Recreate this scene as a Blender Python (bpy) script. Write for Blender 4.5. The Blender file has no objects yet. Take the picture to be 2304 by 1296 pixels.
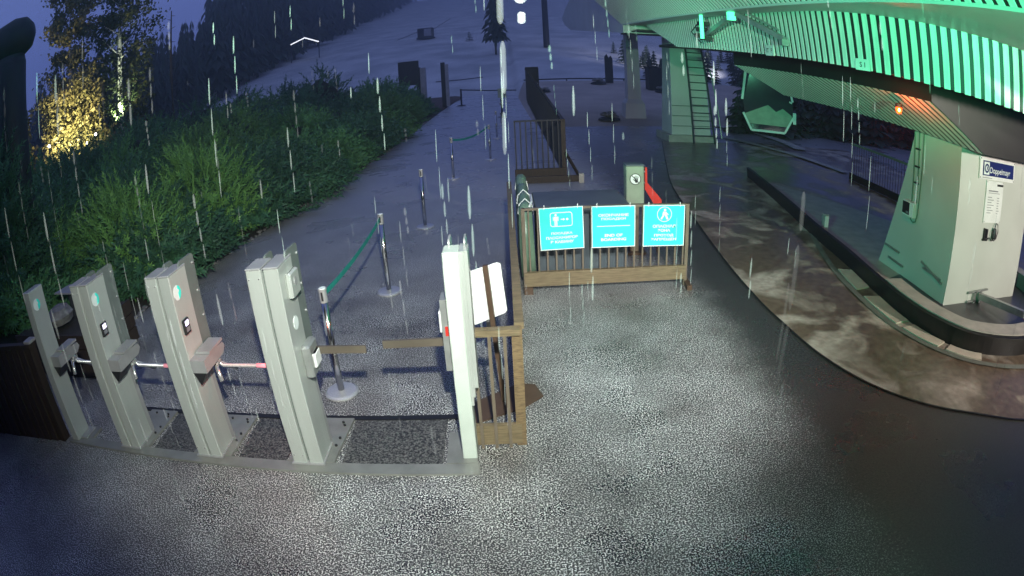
import bpy, bmesh, math, random
import numpy as np
from mathutils import Vector, Matrix, Euler
random.seed(7)
rng = np.random.default_rng(11)
S = bpy.context.scene
COL = S.collection
R = math.radians
sin, cos, pi = math.sin, math.cos, math.pi

# ------------------------------------------------------------------ camera (wide security lens, barrel distortion)
CAM_H, PITCH, ROLL = 2.598, 0.376345, -0.05238
cd = bpy.data.cameras.new('security_camera')
cam = bpy.data.objects.new('security_camera', cd)
COL.objects.link(cam)
cd.type = 'PANO'
cd.sensor_width = 36.0
cd.sensor_height = 20.25
cd.sensor_fit = 'HORIZONTAL'
cd.clip_start = 0.02
cd.clip_end = 3000
cy = cd if hasattr(cd, 'panorama_type') else cd.cycles
cy.panorama_type = 'FISHEYE_LENS_POLYNOMIAL'
cy.fisheye_fov = R(170)
FMM = 1354.204 / 64.0
cy.fisheye_polynomial_k0 = 0.0
cy.fisheye_polynomial_k1 = -1.0 / FMM
cy.fisheye_polynomial_k2 = 0.0
cy.fisheye_polynomial_k3 = -0.1727387 / FMM ** 3
cy.fisheye_polynomial_k4 = 0.0
_c, _s, _cr, _sr = cos(PITCH), sin(PITCH), cos(ROLL), sin(ROLL)
_r0, _u0, _f = Vector((1, 0, 0)), Vector((0, _s, _c)), Vector((0, _c, -_s))
_rt = _cr * _r0 + _sr * _u0
_up = -_sr * _r0 + _cr * _u0
cam.matrix_world = Matrix(((_rt.x, _up.x, -_f.x, 0), (_rt.y, _up.y, -_f.y, 0), (_rt.z, _up.z, -_f.z, CAM_H), (0, 0, 0, 1)))
S.camera = cam

# ------------------------------------------------------------------ dusk sky
W = bpy.data.worlds.new('World')
S.world = W
W.use_nodes = True
wn, wl = W.node_tree.nodes, W.node_tree.links
wn.clear()
wo = wn.new('ShaderNodeOutputWorld')
bg = wn.new('ShaderNodeBackground')
sky = wn.new('ShaderNodeTexSky')
sky.sky_type = 'NISHITA'
sky.sun_disc = False
sky.sun_elevation = R(1.0)
sky.sun_rotation = R(200)
sky.air_density = 1.6
sky.ozone_density = 6.0
mixs = wn.new('ShaderNodeMix')
mixs.data_type = 'RGBA'
mixs.inputs['Factor'].default_value = 0.9
mixs.inputs['B'].default_value = (0.95, 1.3, 3.45, 1)       # overcast dusk blue of the cloud deck
tcw = wn.new('ShaderNodeTexCoord')
sep = wn.new('ShaderNodeSeparateXYZ')
wl.new(tcw.outputs['Generated'], sep.inputs[0])
rmp = wn.new('ShaderNodeValToRGB')                        # last light lingers low down, the cloud overhead is already dark
rmp.color_ramp.elements[0].position = 0.06
rmp.color_ramp.elements[0].color = (0.209, 0.286, 0.76, 1)
rmp.color_ramp.elements[1].position = 0.55
rmp.color_ramp.elements[1].color = (0.125, 0.17, 0.41, 1)
wl.new(sep.outputs['Z'], rmp.inputs['Fac'])
scl = wn.new('ShaderNodeVectorMath')
scl.operation = 'SCALE'
scl.inputs['Scale'].default_value = 4.55
wl.new(rmp.outputs['Color'], scl.inputs[0])
wl.new(scl.outputs[0], mixs.inputs['B'])
wl.new(sky.outputs['Color'], mixs.inputs['A'])
wl.new(mixs.outputs['Result'], bg.inputs['Color'])
bg.inputs['Strength'].default_value = 0.24
wl.new(bg.outputs[0], wo.inputs['Surface'])

def lamp(name, kind, loc, energy, color, aim=None, size=0.1, angle=60, blend=0.5):
    d = bpy.data.lights.new(name, kind)
    d.energy = energy
    d.color = color
    if kind == 'SPOT':
        d.spot_size = R(angle)
        d.spot_blend = blend
        d.shadow_soft_size = size
    elif kind == 'POINT':
        d.shadow_soft_size = size
    elif kind == 'SUN':
        d.angle = R(angle)
    o = bpy.data.objects.new(name, d)
    COL.objects.link(o)
    o.location = loc
    if aim is not None:
        o.rotation_euler = (Vector(aim) - Vector(loc)).to_track_quat('-Z', 'Y').to_euler()
    return o

# last daylight through the cloud, very weak and wide
lamp('sun', 'SUN', (0, 0, 50), 0.03, (0.6, 0.7, 1.0), aim=(5, 20, 0), angle=60)
# floodlight over the camera: lights the gates and the plaza
lamp('plaza_floodlight', 'SPOT', (0.2, -0.2, 3.55), 2300, (0.94, 1.0, 0.90), aim=(-0.9, 6.0, 1.3), size=0.06, angle=96, blend=1.0)
lamp('plaza_spot', 'SPOT', (1.3, -0.6, 4.2), 1500, (0.95, 1.0, 0.97), aim=(1.5, 5.3, 0.0), size=0.1, angle=34, blend=1.0)
# white floodlight at the end of the station, right of the frame
lamp('station_floodlight', 'SPOT', (7.4, -0.8, 2.9), 1550, (1.0, 0.9, 0.8), aim=(5.9, 5.2, 0.9), size=0.1, angle=80, blend=0.7)
lamp('fascia_floodlight', 'SPOT', (2.2, -0.8, 3.5), 2600, (1.0, 0.95, 0.9), aim=(5.0, 2.95, 3.85), size=0.05, angle=31, blend=0.35)
# green architectural floodlights washing the station
lamp('green_floodlight_high', 'SPOT', (1.4, -1.0, 2.7), 1600, (0.10, 1.0, 0.43), aim=(4.0, 4.6, 4.6), size=0.1, angle=52, blend=0.35)
lamp('green_floodlight_low', 'SPOT', (-2.6, -0.8, 3.2), 1700, (0.13, 1.0, 0.52), aim=(5.0, 7.0, 2.3), size=0.1, angle=46, blend=0.8)
lamp('green_fill_far', 'SPOT', (-2.6, -0.9, 3.4), 3600, (0.24, 1.0, 0.56), aim=(7.6, 19.0, 1.6), size=0.1, angle=20, blend=0.8)  # added to brighten the distant cabin and ladder pillar

S.view_settings.view_transform = 'Standard'
S.view_settings.look = 'None'
S.view_settings.gamma = 1.0
S.view_settings.exposure = 0.0
S.view_settings.use_curve_mapping = False
S.cycles.use_denoising = True
S.cycles.max_bounces = 6
S.cycles.transparent_max_bounces = 16
S.cycles.sample_clamp_indirect = 4.0

# ------------------------------------------------------------------ materials
def mat(name, col, rough=0.5, metal=0.0, col2=None, scale=6.0, bump=0.0, bscale=None, detail=4.0, contrast=(0.35, 0.65), stretch=None, spec=0.5):
    m = bpy.data.materials.new(name)
    m.use_nodes = True
    n, l = m.node_tree.nodes, m.node_tree.links
    b = n['Principled BSDF']
    b.inputs['Base Color'].default_value = (*col, 1)
    b.inputs['Roughness'].default_value = rough
    b.inputs['Metallic'].default_value = metal
    b.inputs['Specular IOR Level'].default_value = spec
    tc = n.new('ShaderNodeTexCoord')
    src = tc.outputs['Object']
    if stretch:
        mp = n.new('ShaderNodeMapping')
        mp.inputs['Scale'].default_value = stretch
        l.new(src, mp.inputs['Vector'])
        src = mp.outputs['Vector']
    if col2 is None:
        col2 = tuple(c * 0.78 for c in col)
    t = n.new('ShaderNodeTexNoise')
    t.inputs['Scale'].default_value = scale
    t.inputs['Detail'].default_value = detail
    l.new(src, t.inputs['Vector'])
    r = n.new('ShaderNodeValToRGB')
    r.color_ramp.elements[0].position = contrast[0]
    r.color_ramp.elements[1].position = contrast[1]
    r.color_ramp.elements[0].color = (*col2, 1)
    r.color_ramp.elements[1].color = (*col, 1)
    l.new(t.outputs['Fac'], r.inputs['Fac'])
    l.new(r.outputs['Color'], b.inputs['Base Color'])
    if bump:
        t2 = n.new('ShaderNodeTexNoise')
        t2.inputs['Scale'].default_value = bscale or scale * 8
        t2.inputs['Detail'].default_value = 3
        l.new(src, t2.inputs['Vector'])
        bp = n.new('ShaderNodeBump')
        bp.inputs['Strength'].default_value = bump
        bp.inputs['Distance'].default_value = 0.01
        l.new(t2.outputs['Fac'], bp.inputs['Height'])
        l.new(bp.outputs['Normal'], b.inputs['Normal'])
    return m

def emis(name, col, strength):
    m = bpy.data.materials.new(name)
    m.use_nodes = True
    b = m.node_tree.nodes['Principled BSDF']
    b.inputs['Base Color'].default_value = (*col, 1)
    b.inputs['Emission Color'].default_value = (*col, 1)
    b.inputs['Emission Strength'].default_value = strength
    return m

def leafmat(name, c1, c2, scale=0.8, trans=0.25):
    m = mat(name, c1, 0.6, col2=c2, scale=scale, contrast=(0.3, 0.7))
    n, l = m.node_tree.nodes, m.node_tree.links
    b = n['Principled BSDF']
    tr = n.new('ShaderNodeBsdfTranslucent')
    mx = n.new('ShaderNodeMixShader')
    mx.inputs[0].default_value = trans
    src = b.inputs['Base Color'].links[0].from_socket
    l.new(src, tr.inputs['Color'])
    l.new(b.outputs[0], mx.inputs[1])
    l.new(tr.outputs[0], mx.inputs[2])
    l.new(mx.outputs[0], n['Material Output'].inputs['Surface'])
    return m

def ground_material():
    m = bpy.data.materials.new('wet_asphalt')
    m.use_nodes = True
    n, l = m.node_tree.nodes, m.node_tree.links
    b = n['Principled BSDF']
    tc = n.new('ShaderNodeTexCoord')
    P = tc.outputs['Object']
    def noise(scale, detail=2, rough=0.5):
        t = n.new('ShaderNodeTexNoise')
        t.inputs['Scale'].default_value = scale
        t.inputs['Detail'].default_value = detail
        t.inputs['Roughness'].default_value = rough
        l.new(P, t.inputs['Vector'])
        return t.outputs['Fac']
    def ramp(f, stops):
        r = n.new('ShaderNodeValToRGB')
        e = r.color_ramp.elements
        while len(e) < len(stops):
            e.new(0.5)
        for k, (p, c) in enumerate(stops):
            e[k].position = p
            e[k].color = (*c, 1) if len(c) == 3 else c
        l.new(f, r.inputs['Fac'])
        return r.outputs['Color']
    def math_(op, a, bb):
        k = n.new('ShaderNodeMath')
        k.operation = op
        for i, v in enumerate((a, bb)):
            if isinstance(v, (int, float)):
                k.inputs[i].default_value = v
            else:
                l.new(v, k.inputs[i])
        return k.outputs[0]
    def mixc(f, a, bb, kind='MIX'):
        k = n.new('ShaderNodeMix')
        k.data_type = 'RGBA'
        k.blend_type = kind
        for nm, v in (('Factor', f), ('A', a), ('B', bb)):
            if isinstance(v, (int, float)):
                k.inputs[nm].default_value = v
            elif isinstance(v, tuple):
                k.inputs[nm].default_value = (*v, 1)
            else:
                l.new(v, k.inputs[nm])
        return k.outputs['Result']
    # exposed, rain-wet aggregate: pale stone chips in a dark binder
    chips = ramp(noise(88, 2, 0.6), [(0.445, (0.012, 0.0115, 0.0115)), (0.52, (0.10, 0.098, 0.096)), (0.60, (0.88, 0.88, 0.86))])
    blot = ramp(noise(1.3, 5, 0.6), [(0.34, (0.52, 0.49, 0.475)), (0.66, (1.15, 1.15, 1.15))])
    sy = n.new('ShaderNodeSeparateXYZ')
    l.new(P, sy.inputs[0])
    far_ = n.new('ShaderNodeMapRange')                      # grain fades out; sky sheen on the far path painted in as pale grey
    far_.inputs['From Min'].default_value = 5.5
    far_.inputs['From Max'].default_value = 12.5
    far_.inputs['To Max'].default_value = 0.85
    l.new(sy.outputs['Y'], far_.inputs['Value'])
    near_ = mixc(1.0, chips, blot, 'MULTIPLY')
    exposed = mixc(far_.outputs['Result'], near_, (0.44, 0.44, 0.44))
    # sheltered strip under the station roof: smooth dark binder
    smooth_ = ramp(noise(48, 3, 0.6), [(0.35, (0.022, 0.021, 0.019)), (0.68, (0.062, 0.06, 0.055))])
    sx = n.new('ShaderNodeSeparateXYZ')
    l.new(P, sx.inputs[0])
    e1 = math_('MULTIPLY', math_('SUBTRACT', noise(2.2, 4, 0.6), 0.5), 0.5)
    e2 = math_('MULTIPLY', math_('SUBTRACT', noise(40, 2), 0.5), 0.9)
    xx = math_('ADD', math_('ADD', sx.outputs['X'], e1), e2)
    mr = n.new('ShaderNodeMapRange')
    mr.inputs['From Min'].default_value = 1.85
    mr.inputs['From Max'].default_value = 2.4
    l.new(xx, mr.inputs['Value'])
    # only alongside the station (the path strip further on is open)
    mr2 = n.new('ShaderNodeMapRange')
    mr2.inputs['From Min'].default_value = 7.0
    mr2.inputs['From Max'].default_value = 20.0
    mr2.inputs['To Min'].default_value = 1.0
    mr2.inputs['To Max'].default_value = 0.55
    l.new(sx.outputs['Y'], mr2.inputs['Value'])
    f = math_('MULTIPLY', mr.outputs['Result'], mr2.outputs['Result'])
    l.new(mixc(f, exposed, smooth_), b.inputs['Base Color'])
    rr = n.new('ShaderNodeMapRange')
    rr.inputs['To Min'].default_value = 0.24
    rr.inputs['To Max'].default_value = 0.45
    l.new(noise(1.7, 4), rr.inputs['Value'])
    pud = ramp(noise(0.8, 5, 0.55), [(0.36, (0.16, 0.16, 0.16)), (0.46, (1, 1, 1))])     # thin standing water
    l.new(math_('MULTIPLY', rr.outputs['Result'], pud), b.inputs['Roughness'])
    b.inputs['Specular IOR Level'].default_value = 0.85
    bp = n.new('ShaderNodeBump')
    bp.inputs['Strength'].default_value = 0.55
    bp.inputs['Distance'].default_value = 0.012
    l.new(noise(95, 2, 0.6), bp.inputs['Height'])
    l.new(bp.outputs['Normal'], b.inputs['Normal'])
    return m

def apron_material():
    m = mat('wet_concrete', (0.2, 0.16, 0.12), 0.4, scale=5)
    n, l = m.node_tree.nodes, m.node_tree.links
    b = n['Principled BSDF']
    tc = [k for k in n if k.type == 'TEX_COORD'][0]
    def noise(scale, detail, dist=0.0):
        t = n.new('ShaderNodeTexNoise')
        t.inputs['Scale'].default_value = scale
        t.inputs['Detail'].default_value = detail
        t.inputs['Distortion'].default_value = dist
        l.new(tc.outputs['Object'], t.inputs['Vector'])
        return t.outputs['Fac']
    def ramp(f, p0, p1, c0, c1):
        r = n.new('ShaderNodeValToRGB')
        r.color_ramp.elements[0].position, r.color_ramp.elements[1].position = p0, p1
        r.color_ramp.elements[0].color, r.color_ramp.elements[1].color = (*c0, 1), (*c1, 1)
        l.new(f, r.inputs['Fac'])
        return r.outputs['Color']
    wet = ramp(noise(9, 6), 0.3, 0.75, (0.085, 0.06, 0.04), (0.17, 0.13, 0.09))
    dry = ramp(noise(14, 6), 0.3, 0.7, (0.33, 0.29, 0.24), (0.48, 0.43, 0.36))
    fac = ramp(noise(1.15, 12, 1.1), 0.47, 0.64, (0, 0, 0), (1, 1, 1))
    k = n.new('ShaderNodeMix')
    k.data_type = 'RGBA'
    l.new(fac, k.inputs['Factor'])
    l.new(wet, k.inputs['A'])
    l.new(dry, k.inputs['B'])
    l.new(k.outputs['Result'], b.inputs['Base Color'])
    rr = n.new('ShaderNodeMapRange')
    rr.inputs['To Min'].default_value = 0.28
    rr.inputs['To Max'].default_value = 0.75
    l.new(fac, rr.inputs['Value'])
    l.new(rr.outputs['Result'], b.inputs['Roughness'])
    return m

def rain_material(fac, name='rain_water'):
    m = bpy.data.materials.new(name)
    m.use_nodes = True
    n, l = m.node_tree.nodes, m.node_tree.links
    b = n['Principled BSDF']
    b.inputs['Base Color'].default_value = (0.9, 0.92, 0.95, 1)
    b.inputs['Roughness'].default_value = 0.3
    t = n.new('ShaderNodeBsdfTransparent')
    mx = n.new('ShaderNodeMixShader')
    mx.inputs[0].default_value = fac
    l.new(t.outputs[0], mx.inputs[1])
    l.new(b.outputs[0], mx.inputs[2])
    l.new(mx.outputs[0], n['Material Output'].inputs['Surface'])
    return m

GROUND = ground_material()
APRON = apron_material()
FRAME = mat('worn_floor_steel', (0.27, 0.27, 0.25), 0.42, 0.35, scale=5, bump=0.05)
FLAPW = mat('dark_flap', (0.11, 0.09, 0.07), 0.45, scale=5)
STEEL = mat('brushed_steel', (0.62, 0.62, 0.63), 0.33, 0.55, scale=3, bump=0.05, bscale=60, stretch=(40, 40, 2))
POLE = mat('post_steel', (0.62, 0.62, 0.63), 0.16, 1.0, scale=4)
CHROME = mat('polished_steel', (0.78, 0.78, 0.78), 0.22, 0.75, scale=4)
GATE = mat('silver_paint', (0.48, 0.50, 0.475), 0.30, 0.3, col2=(0.43, 0.45, 0.425), scale=1.1, detail=8, contrast=(0.3, 0.6), stretch=(9, 9, 0.8), bump=0.03, bscale=90)
GATE_REAR = mat('shaded_grey_sheet', (0.17, 0.195, 0.185), 0.45, 0.2, scale=4, bump=0.03)  # darker copy of the gate grey, with the rear plates' shade put into colour
LITGATE = mat('lit_gate_paint', (0.52, 0.57, 0.52), 0.4, 0.0, col2=(0.46, 0.51, 0.46), scale=5)  # paler copy of the gate paint; floodlight on the end gate put into colour
GATE_SIDE = mat('grey_panel', (0.38, 0.375, 0.38), 0.36, 0.25, scale=4, bump=0.03)
DARK = mat('dark_plastic', (0.02, 0.02, 0.022), 0.4, scale=9)
WHITE = mat('white_paint', (0.80, 0.80, 0.79), 0.4, col2=(0.70, 0.70, 0.69), scale=5)
TEAL = mat('teal_print', (0.05, 0.80, 0.68), 0.3, col2=(0.045, 0.75, 0.63), scale=4)
BELT = mat('teal_webbing', (0.012, 0.30, 0.25), 0.7, scale=30)
WOOD = mat('weathered_wood', (0.21, 0.145, 0.075), 0.6, col2=(0.12, 0.08, 0.042), scale=4, bump=0.25, bscale=30, stretch=(6, 6, 30))
WOODH = mat('weathered_plank', (0.20, 0.15, 0.085), 0.6, col2=(0.12, 0.09, 0.05), scale=4, bump=0.25, bscale=30, stretch=(2, 8, 30))
BROWN_DK = mat('dark_stained_wood', (0.04, 0.024, 0.015), 0.6, col2=(0.022, 0.014, 0.009), scale=4, bump=0.3, bscale=30, stretch=(14, 14, 1.5))
RUST = mat('brown_steel', (0.10, 0.06, 0.038), 0.5, 0.2, scale=5)
RAILBAR = mat('grey_brown_bar', (0.20, 0.16, 0.12), 0.45, 0.3, scale=6)
TARP = mat('green_tarpaulin', (0.17, 0.27, 0.19), 0.38, col2=(0.11, 0.19, 0.13), scale=3, bump=0.5, bscale=9)
CABINET = mat('slate_sheet', (0.10, 0.12, 0.14), 0.45, 0.2, scale=3)
OLIVE = mat('grey_green_enamel', (0.27, 0.33, 0.25), 0.45, scale=4)
RED = mat('red_enamel', (0.62, 0.035, 0.025), 0.4, scale=5)
SLAT = mat('white_slat', (0.76, 0.78, 0.76), 0.42, col2=(0.56, 0.59, 0.57), scale=1.1, detail=6)
SOFFIT = mat('white_soffit', (0.55, 0.57, 0.56), 0.45, col2=(0.5, 0.52, 0.5), scale=1.2)
HULLDK2 = mat('dark_concrete', (0.055, 0.055, 0.06), 0.35, scale=3)
HULLDK = mat('dark_hull', (0.018, 0.017, 0.016), 0.5, scale=2)
PYLON = mat('pylon_paint', (0.58, 0.59, 0.55), 0.45, col2=(0.50, 0.505, 0.47), scale=1.1, detail=9, contrast=(0.3, 0.65))
RUBBER = mat('black_rubber', (0.012, 0.012, 0.012), 0.45, scale=7)
CONC = mat('grey_concrete', (0.44, 0.42, 0.37), 0.55, col2=(0.33, 0.32, 0.28), scale=4, bump=0.2, bscale=40)
CONC_PALE = mat('pale_concrete', (0.62, 0.56, 0.45), 0.5, col2=(0.50, 0.45, 0.36), scale=3.5, bump=0.15, bscale=50)
CHANNEL = mat('steel_channel', (0.24, 0.26, 0.22), 0.4, 0.3, scale=6)
SOIL = mat('dark_soil', (0.045, 0.035, 0.028), 0.9, col2=(0.02, 0.016, 0.013), scale=3, bump=0.6, bscale=25)
MULCH = mat('brown_mulch', (0.09, 0.05, 0.032), 0.85, col2=(0.05, 0.028, 0.018), scale=5, bump=0.6)
STONE = mat('edging_stone', (0.24, 0.23, 0.22), 0.6, col2=(0.12, 0.115, 0.11), scale=9, bump=0.3)
SAND = mat('wet_sand', (0.46, 0.39, 0.31), 0.75, col2=(0.36, 0.30, 0.24), scale=0.6, bump=0.3, bscale=9)
SLOPE = mat('pale_dry_grass', (0.64, 0.63, 0.60), 0.85, col2=(0.42, 0.425, 0.41), scale=0.2, detail=12, bump=0.3, bscale=2)
NAVY = mat('navy_print', (0.012, 0.022, 0.14), 0.35, scale=3)
INK = mat('black_print', (0.02, 0.02, 0.02), 0.5, scale=3)
GREYINK = mat('grey_print', (0.22, 0.22, 0.24), 0.5, scale=3)
WPRINT = mat('white_print', (0.85, 0.9, 0.88), 0.45, scale=3)
GLASS = mat('dark_cabin_glass', (0.02, 0.025, 0.045), 0.08, scale=2, spec=0.8)
JUNIPER_Y = leafmat('yellow_green_juniper', (0.15, 0.33, 0.085), (0.06, 0.15, 0.045), scale=1.1)
JUNIPER_D = leafmat('deep_green_juniper', (0.075, 0.21, 0.09), (0.03, 0.09, 0.045), scale=0.9)
JUNIPER = leafmat('juniper_needles', (0.13, 0.33, 0.10), (0.05, 0.15, 0.05), scale=0.9)
JUNIPER_B = leafmat('bright_juniper_needles', (0.25, 0.50, 0.11), (0.12, 0.28, 0.07), scale=1.1)
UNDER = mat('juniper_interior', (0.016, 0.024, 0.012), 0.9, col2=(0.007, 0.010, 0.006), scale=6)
BIRCH = leafmat('yellowing_leaves', (0.22, 0.20, 0.09), (0.10, 0.11, 0.045), scale=0.7, trans=0.35)
GREENLEAF = leafmat('green_leaves', (0.06, 0.085, 0.025), (0.03, 0.045, 0.018), scale=0.7, trans=0.35)
NEEDLE = leafmat('conifer_needles', (0.035, 0.06, 0.04), (0.018, 0.03, 0.022), scale=0.6, trans=0.1)
BARK = mat('dark_bark', (0.07, 0.06, 0.05), 0.8, scale=8, bump=0.4)
BIRCHBARK = mat('birch_bark', (0.62, 0.6, 0.56), 0.6, col2=(0.06, 0.055, 0.05), scale=5, contrast=(0.3, 0.42), stretch=(1, 1, 5))
LADDER = mat('dull_ladder_steel', (0.06, 0.085, 0.07), 0.5, 0.3, scale=9)
POSTDK = mat('dark_post', (0.018, 0.02, 0.03), 0.6, scale=5)
POSTPALE = mat('pale_post', (0.34, 0.33, 0.34), 0.6, scale=5)
ROPE = mat('dark_rope', (0.03, 0.035, 0.05), 0.7, scale=20)
CABLE = mat('grey_cable', (0.16, 0.22, 0.18), 0.5, scale=9)
GALV = mat('galvanised_steel', (0.42, 0.43, 0.42), 0.42, 0.6, scale=9)
SCREEN = emis('lit_screen', (0.75, 0.7, 1.0), 2.2)
AMBER = emis('amber_lamp', (1.0, 0.055, 0.006), 8)
HOT = emis('amber_lamp_core', (1.0, 0.45, 0.12), 30)
REDLED = emis('red_indicator', (1.0, 0.05, 0.03), 6)
PINK = emis('pink_lit_tip', (0.85, 0.30, 0.36), 0.45)  # pink light on the arm tips put in as a faint glow
BULB = emis('garden_bulb', (1.0, 0.95, 0.85), 25)
GREENLIT = emis('green_luminaire', (0.12, 1.0, 0.5), 1.4)
LITROOF = emis('lit_white_tube', (0.95, 0.97, 1.0), 1.6)
RAIN = rain_material(0.038)
RAIN_NEAR = rain_material(0.012, 'near_rain_water')
RAIN_DRIP = rain_material(0.06, 'dripping_water')

# ------------------------------------------------------------------ builders
class MB:
    def __init__(self):
        self.v, self.f, self.mi = [], [], []
        self.cur = 0
    def add(self, vs, fs):
        o = len(self.v)
        self.v += [tuple(x) for x in vs]
        for f in fs:
            self.f.append([i + o for i in f])
            self.mi.append(self.cur)
        return self
    def box(self, x0, x1, y0, y1, z0, z1):
        vs = [(x, y, z) for z in (z0, z1) for y in (y0, y1) for x in (x0, x1)]
        return self.add(vs, [(0, 2, 3, 1), (4, 5, 7, 6), (0, 1, 5, 4), (2, 6, 7, 3), (0, 4, 6, 2), (1, 3, 7, 5)])
    def bevbox(self, x0, x1, y0, y1, z0, z1, b=0.008):
        # box with chamfered vertical edges and top rim
        def ring(z, e):
            a0, a1, c0, c1 = x0 + e, x1 - e, y0 + e, y1 - e
            return [(a0 + b, c0, z), (a1 - b, c0, z), (a1, c0 + b, z), (a1, c1 - b, z), (a1 - b, c1, z), (a0 + b, c1, z), (a0, c1 - b, z), (a0, c0 + b, z)]
        return self.loft([ring(z0, 0), ring(z1 - b, 0), ring(z1, b)])
    def loft(self, rings, caps=True, closed=True):
        n = len(rings[0])
        vs = [p for r in rings for p in r]
        fs = []
        for k in range(len(rings) - 1):
            for i in range(n if closed else n - 1):
                j = (i + 1) % n
                fs.append((k * n + i, k * n + j, (k + 1) * n + j, (k + 1) * n + i))
        if caps:
            fs.append(tuple(range(n - 1, -1, -1)))
            fs.append(tuple((len(rings) - 1) * n + i for i in range(n)))
        return self.add(vs, fs)
    def tube(self, pts, r, n=8, caps=True):
        pts = [Vector(p) for p in pts]
        rs = r if isinstance(r, (list, tuple)) else [r] * len(pts)
        rings = []
        for i, p in enumerate(pts):
            d = (pts[min(i + 1, len(pts) - 1)] - pts[max(i - 1, 0)]).normalized()
            a = d.cross(Vector((0, 0, 1)))
            if a.length < 1e-3:
                a = d.cross(Vector((1, 0, 0)))
            a.normalize()
            b = d.cross(a).normalized()
            rings.append([p + (a * cos(2 * pi * k / n) + b * sin(2 * pi * k / n)) * rs[i] for k in range(n)])
        return self.loft([list(reversed(q)) for q in rings], caps)
    def lathe(self, prof, c=(0, 0, 0), n=20):
        rings = [[(c[0] + r * cos(2 * pi * k / n), c[1] + r * sin(2 * pi * k / n), c[2] + z) for k in range(n)] for r, z in prof]
        return self.loft(rings)
    def prism(self, poly, axis, a0, a1):
        # poly of 2-D points, extruded along axis (0 x: poly=(y,z); 1 y: poly=(x,z); 2 z: poly=(x,y))
        def P(p, a):
            q = list(p)
            q.insert(axis, a)
            return tuple(q)
        return self.loft([[P(p, a0) for p in poly], [P(p, a1) for p in poly]])
    def quad(self, a, b, c, d):
        return self.add([a, b, c, d], [(0, 1, 2, 3)])
    def bar(self, a, b, w, h, up=(0, 0, 1)):
        # rectangular bar from a to b, w across, h along up
        a, b = Vector(a), Vector(b)
        d = (b - a).normalized()
        u = Vector(up)
        s = d.cross(u).normalized()
        u = s.cross(d).normalized()
        def ring(p):
            return [p - s * w / 2 - u * h / 2, p + s * w / 2 - u * h / 2, p + s * w / 2 + u * h / 2, p - s * w / 2 + u * h / 2]
        return self.loft([ring(a), ring(b)])
    def mesh(self, name, mats, off=(0, 0, 0), smooth=False):
        m = bpy.data.meshes.new(name)
        ox, oy, oz = off
        m.from_pydata([(x - ox, y - oy, z - oz) for x, y, z in self.v], [], self.f)
        ms = mats if isinstance(mats, (list, tuple)) else [mats]
        for k in ms:
            m.materials.append(k)
        for p, i in zip(m.polygons, self.mi):
            p.material_index = i
            p.use_smooth = smooth
        m.update()
        bm = bmesh.new()
        bm.from_mesh(m)
        bmesh.ops.recalc_face_normals(bm, faces=bm.faces)
        bm.to_mesh(m)
        bm.free()
        return m

def link(name, data, parent=None):
    o = bpy.data.objects.new(name, data)
    COL.objects.link(o)
    if parent is not None:
        o.parent = parent
    return o

WL = {}                                                     # world location of each unrotated root
def tag(o, label, cat, group=None):
    o['label'] = label
    o['category'] = cat
    if group:
        o['group'] = group
    return o

def thing(name, label, cat, loc=(0, 0, 0), group=None):
    o = link(name, None)
    o.empty_display_size = 0.1
    o.location = loc
    WL[o] = tuple(loc)
    return tag(o, label, cat, group)

def root_of(o):
    while o.parent is not None:
        o = o.parent
    return o

def part(name, mb, mats, parent, smooth=False, label=None):
    """mesh given in world coordinates, hung under parent (whose root is not rotated)"""
    o = link(name, mb.mesh(name, mats, WL[root_of(parent)], smooth), parent)
    if label:
        o['label'] = label
    return o

def solo(name, mb, mats, label, cat, loc=(0, 0, 0), group=None, smooth=False):
    o = link(name, mb.mesh(name, mats, loc, smooth))
    o.location = loc
    WL[o] = tuple(loc)
    return tag(o, label, cat, group)

def structure(name, mb, mats, kind='structure', smooth=False):
    o = link(name, mb.mesh(name, mats, (0, 0, 0), smooth))
    o['kind'] = kind
    WL[o] = (0, 0, 0)
    return o

def copy_thing(src, loc, label, group=None):
    def rec(o, par):
        c = o.copy()
        COL.objects.link(c)
        if par is not None:
            c.parent = par
        for ch in list(o.children):
            rec(ch, c)
        return c
    c = rec(src, None)
    c.location = loc
    c['label'] = label
    if group:
        c['group'] = group
    WL[c] = tuple(loc)
    return c

def np_mesh(name, V, F, mats, mi=None):
    m = bpy.data.meshes.new(name)
    V = np.asarray(V, np.float32)
    F = np.asarray(F, np.int32)
    k = F.shape[1]
    m.vertices.add(len(V))
    m.vertices.foreach_set('co', V.ravel())
    m.loops.add(F.size)
    m.loops.foreach_set('vertex_index', F.ravel())
    m.polygons.add(len(F))
    m.polygons.foreach_set('loop_start', np.arange(0, F.size, k, dtype=np.int32))
    m.polygons.foreach_set('loop_total', np.full(len(F), k, np.int32))
    for q in (mats if isinstance(mats, (list, tuple)) else [mats]):
        m.materials.append(q)
    if mi is not None:
        m.polygons.foreach_set('material_index', np.asarray(mi, np.int32))
    m.update(calc_edges=True)
    return m

def text_mesh(body, bold=0.012):
    cu = bpy.data.curves.new('lettering', 'FONT')
    cu.body = body
    cu.align_x = 'CENTER'
    cu.size = 1.0
    cu.offset = bold
    cu.extrude = 0.0
    o = bpy.data.objects.new('lettering', cu)
    COL.objects.link(o)
    dg = bpy.context.evaluated_depsgraph_get()
    dg.update()
    m = bpy.data.meshes.new_from_object(o.evaluated_get(dg))
    bpy.data.objects.remove(o)
    return m

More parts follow.
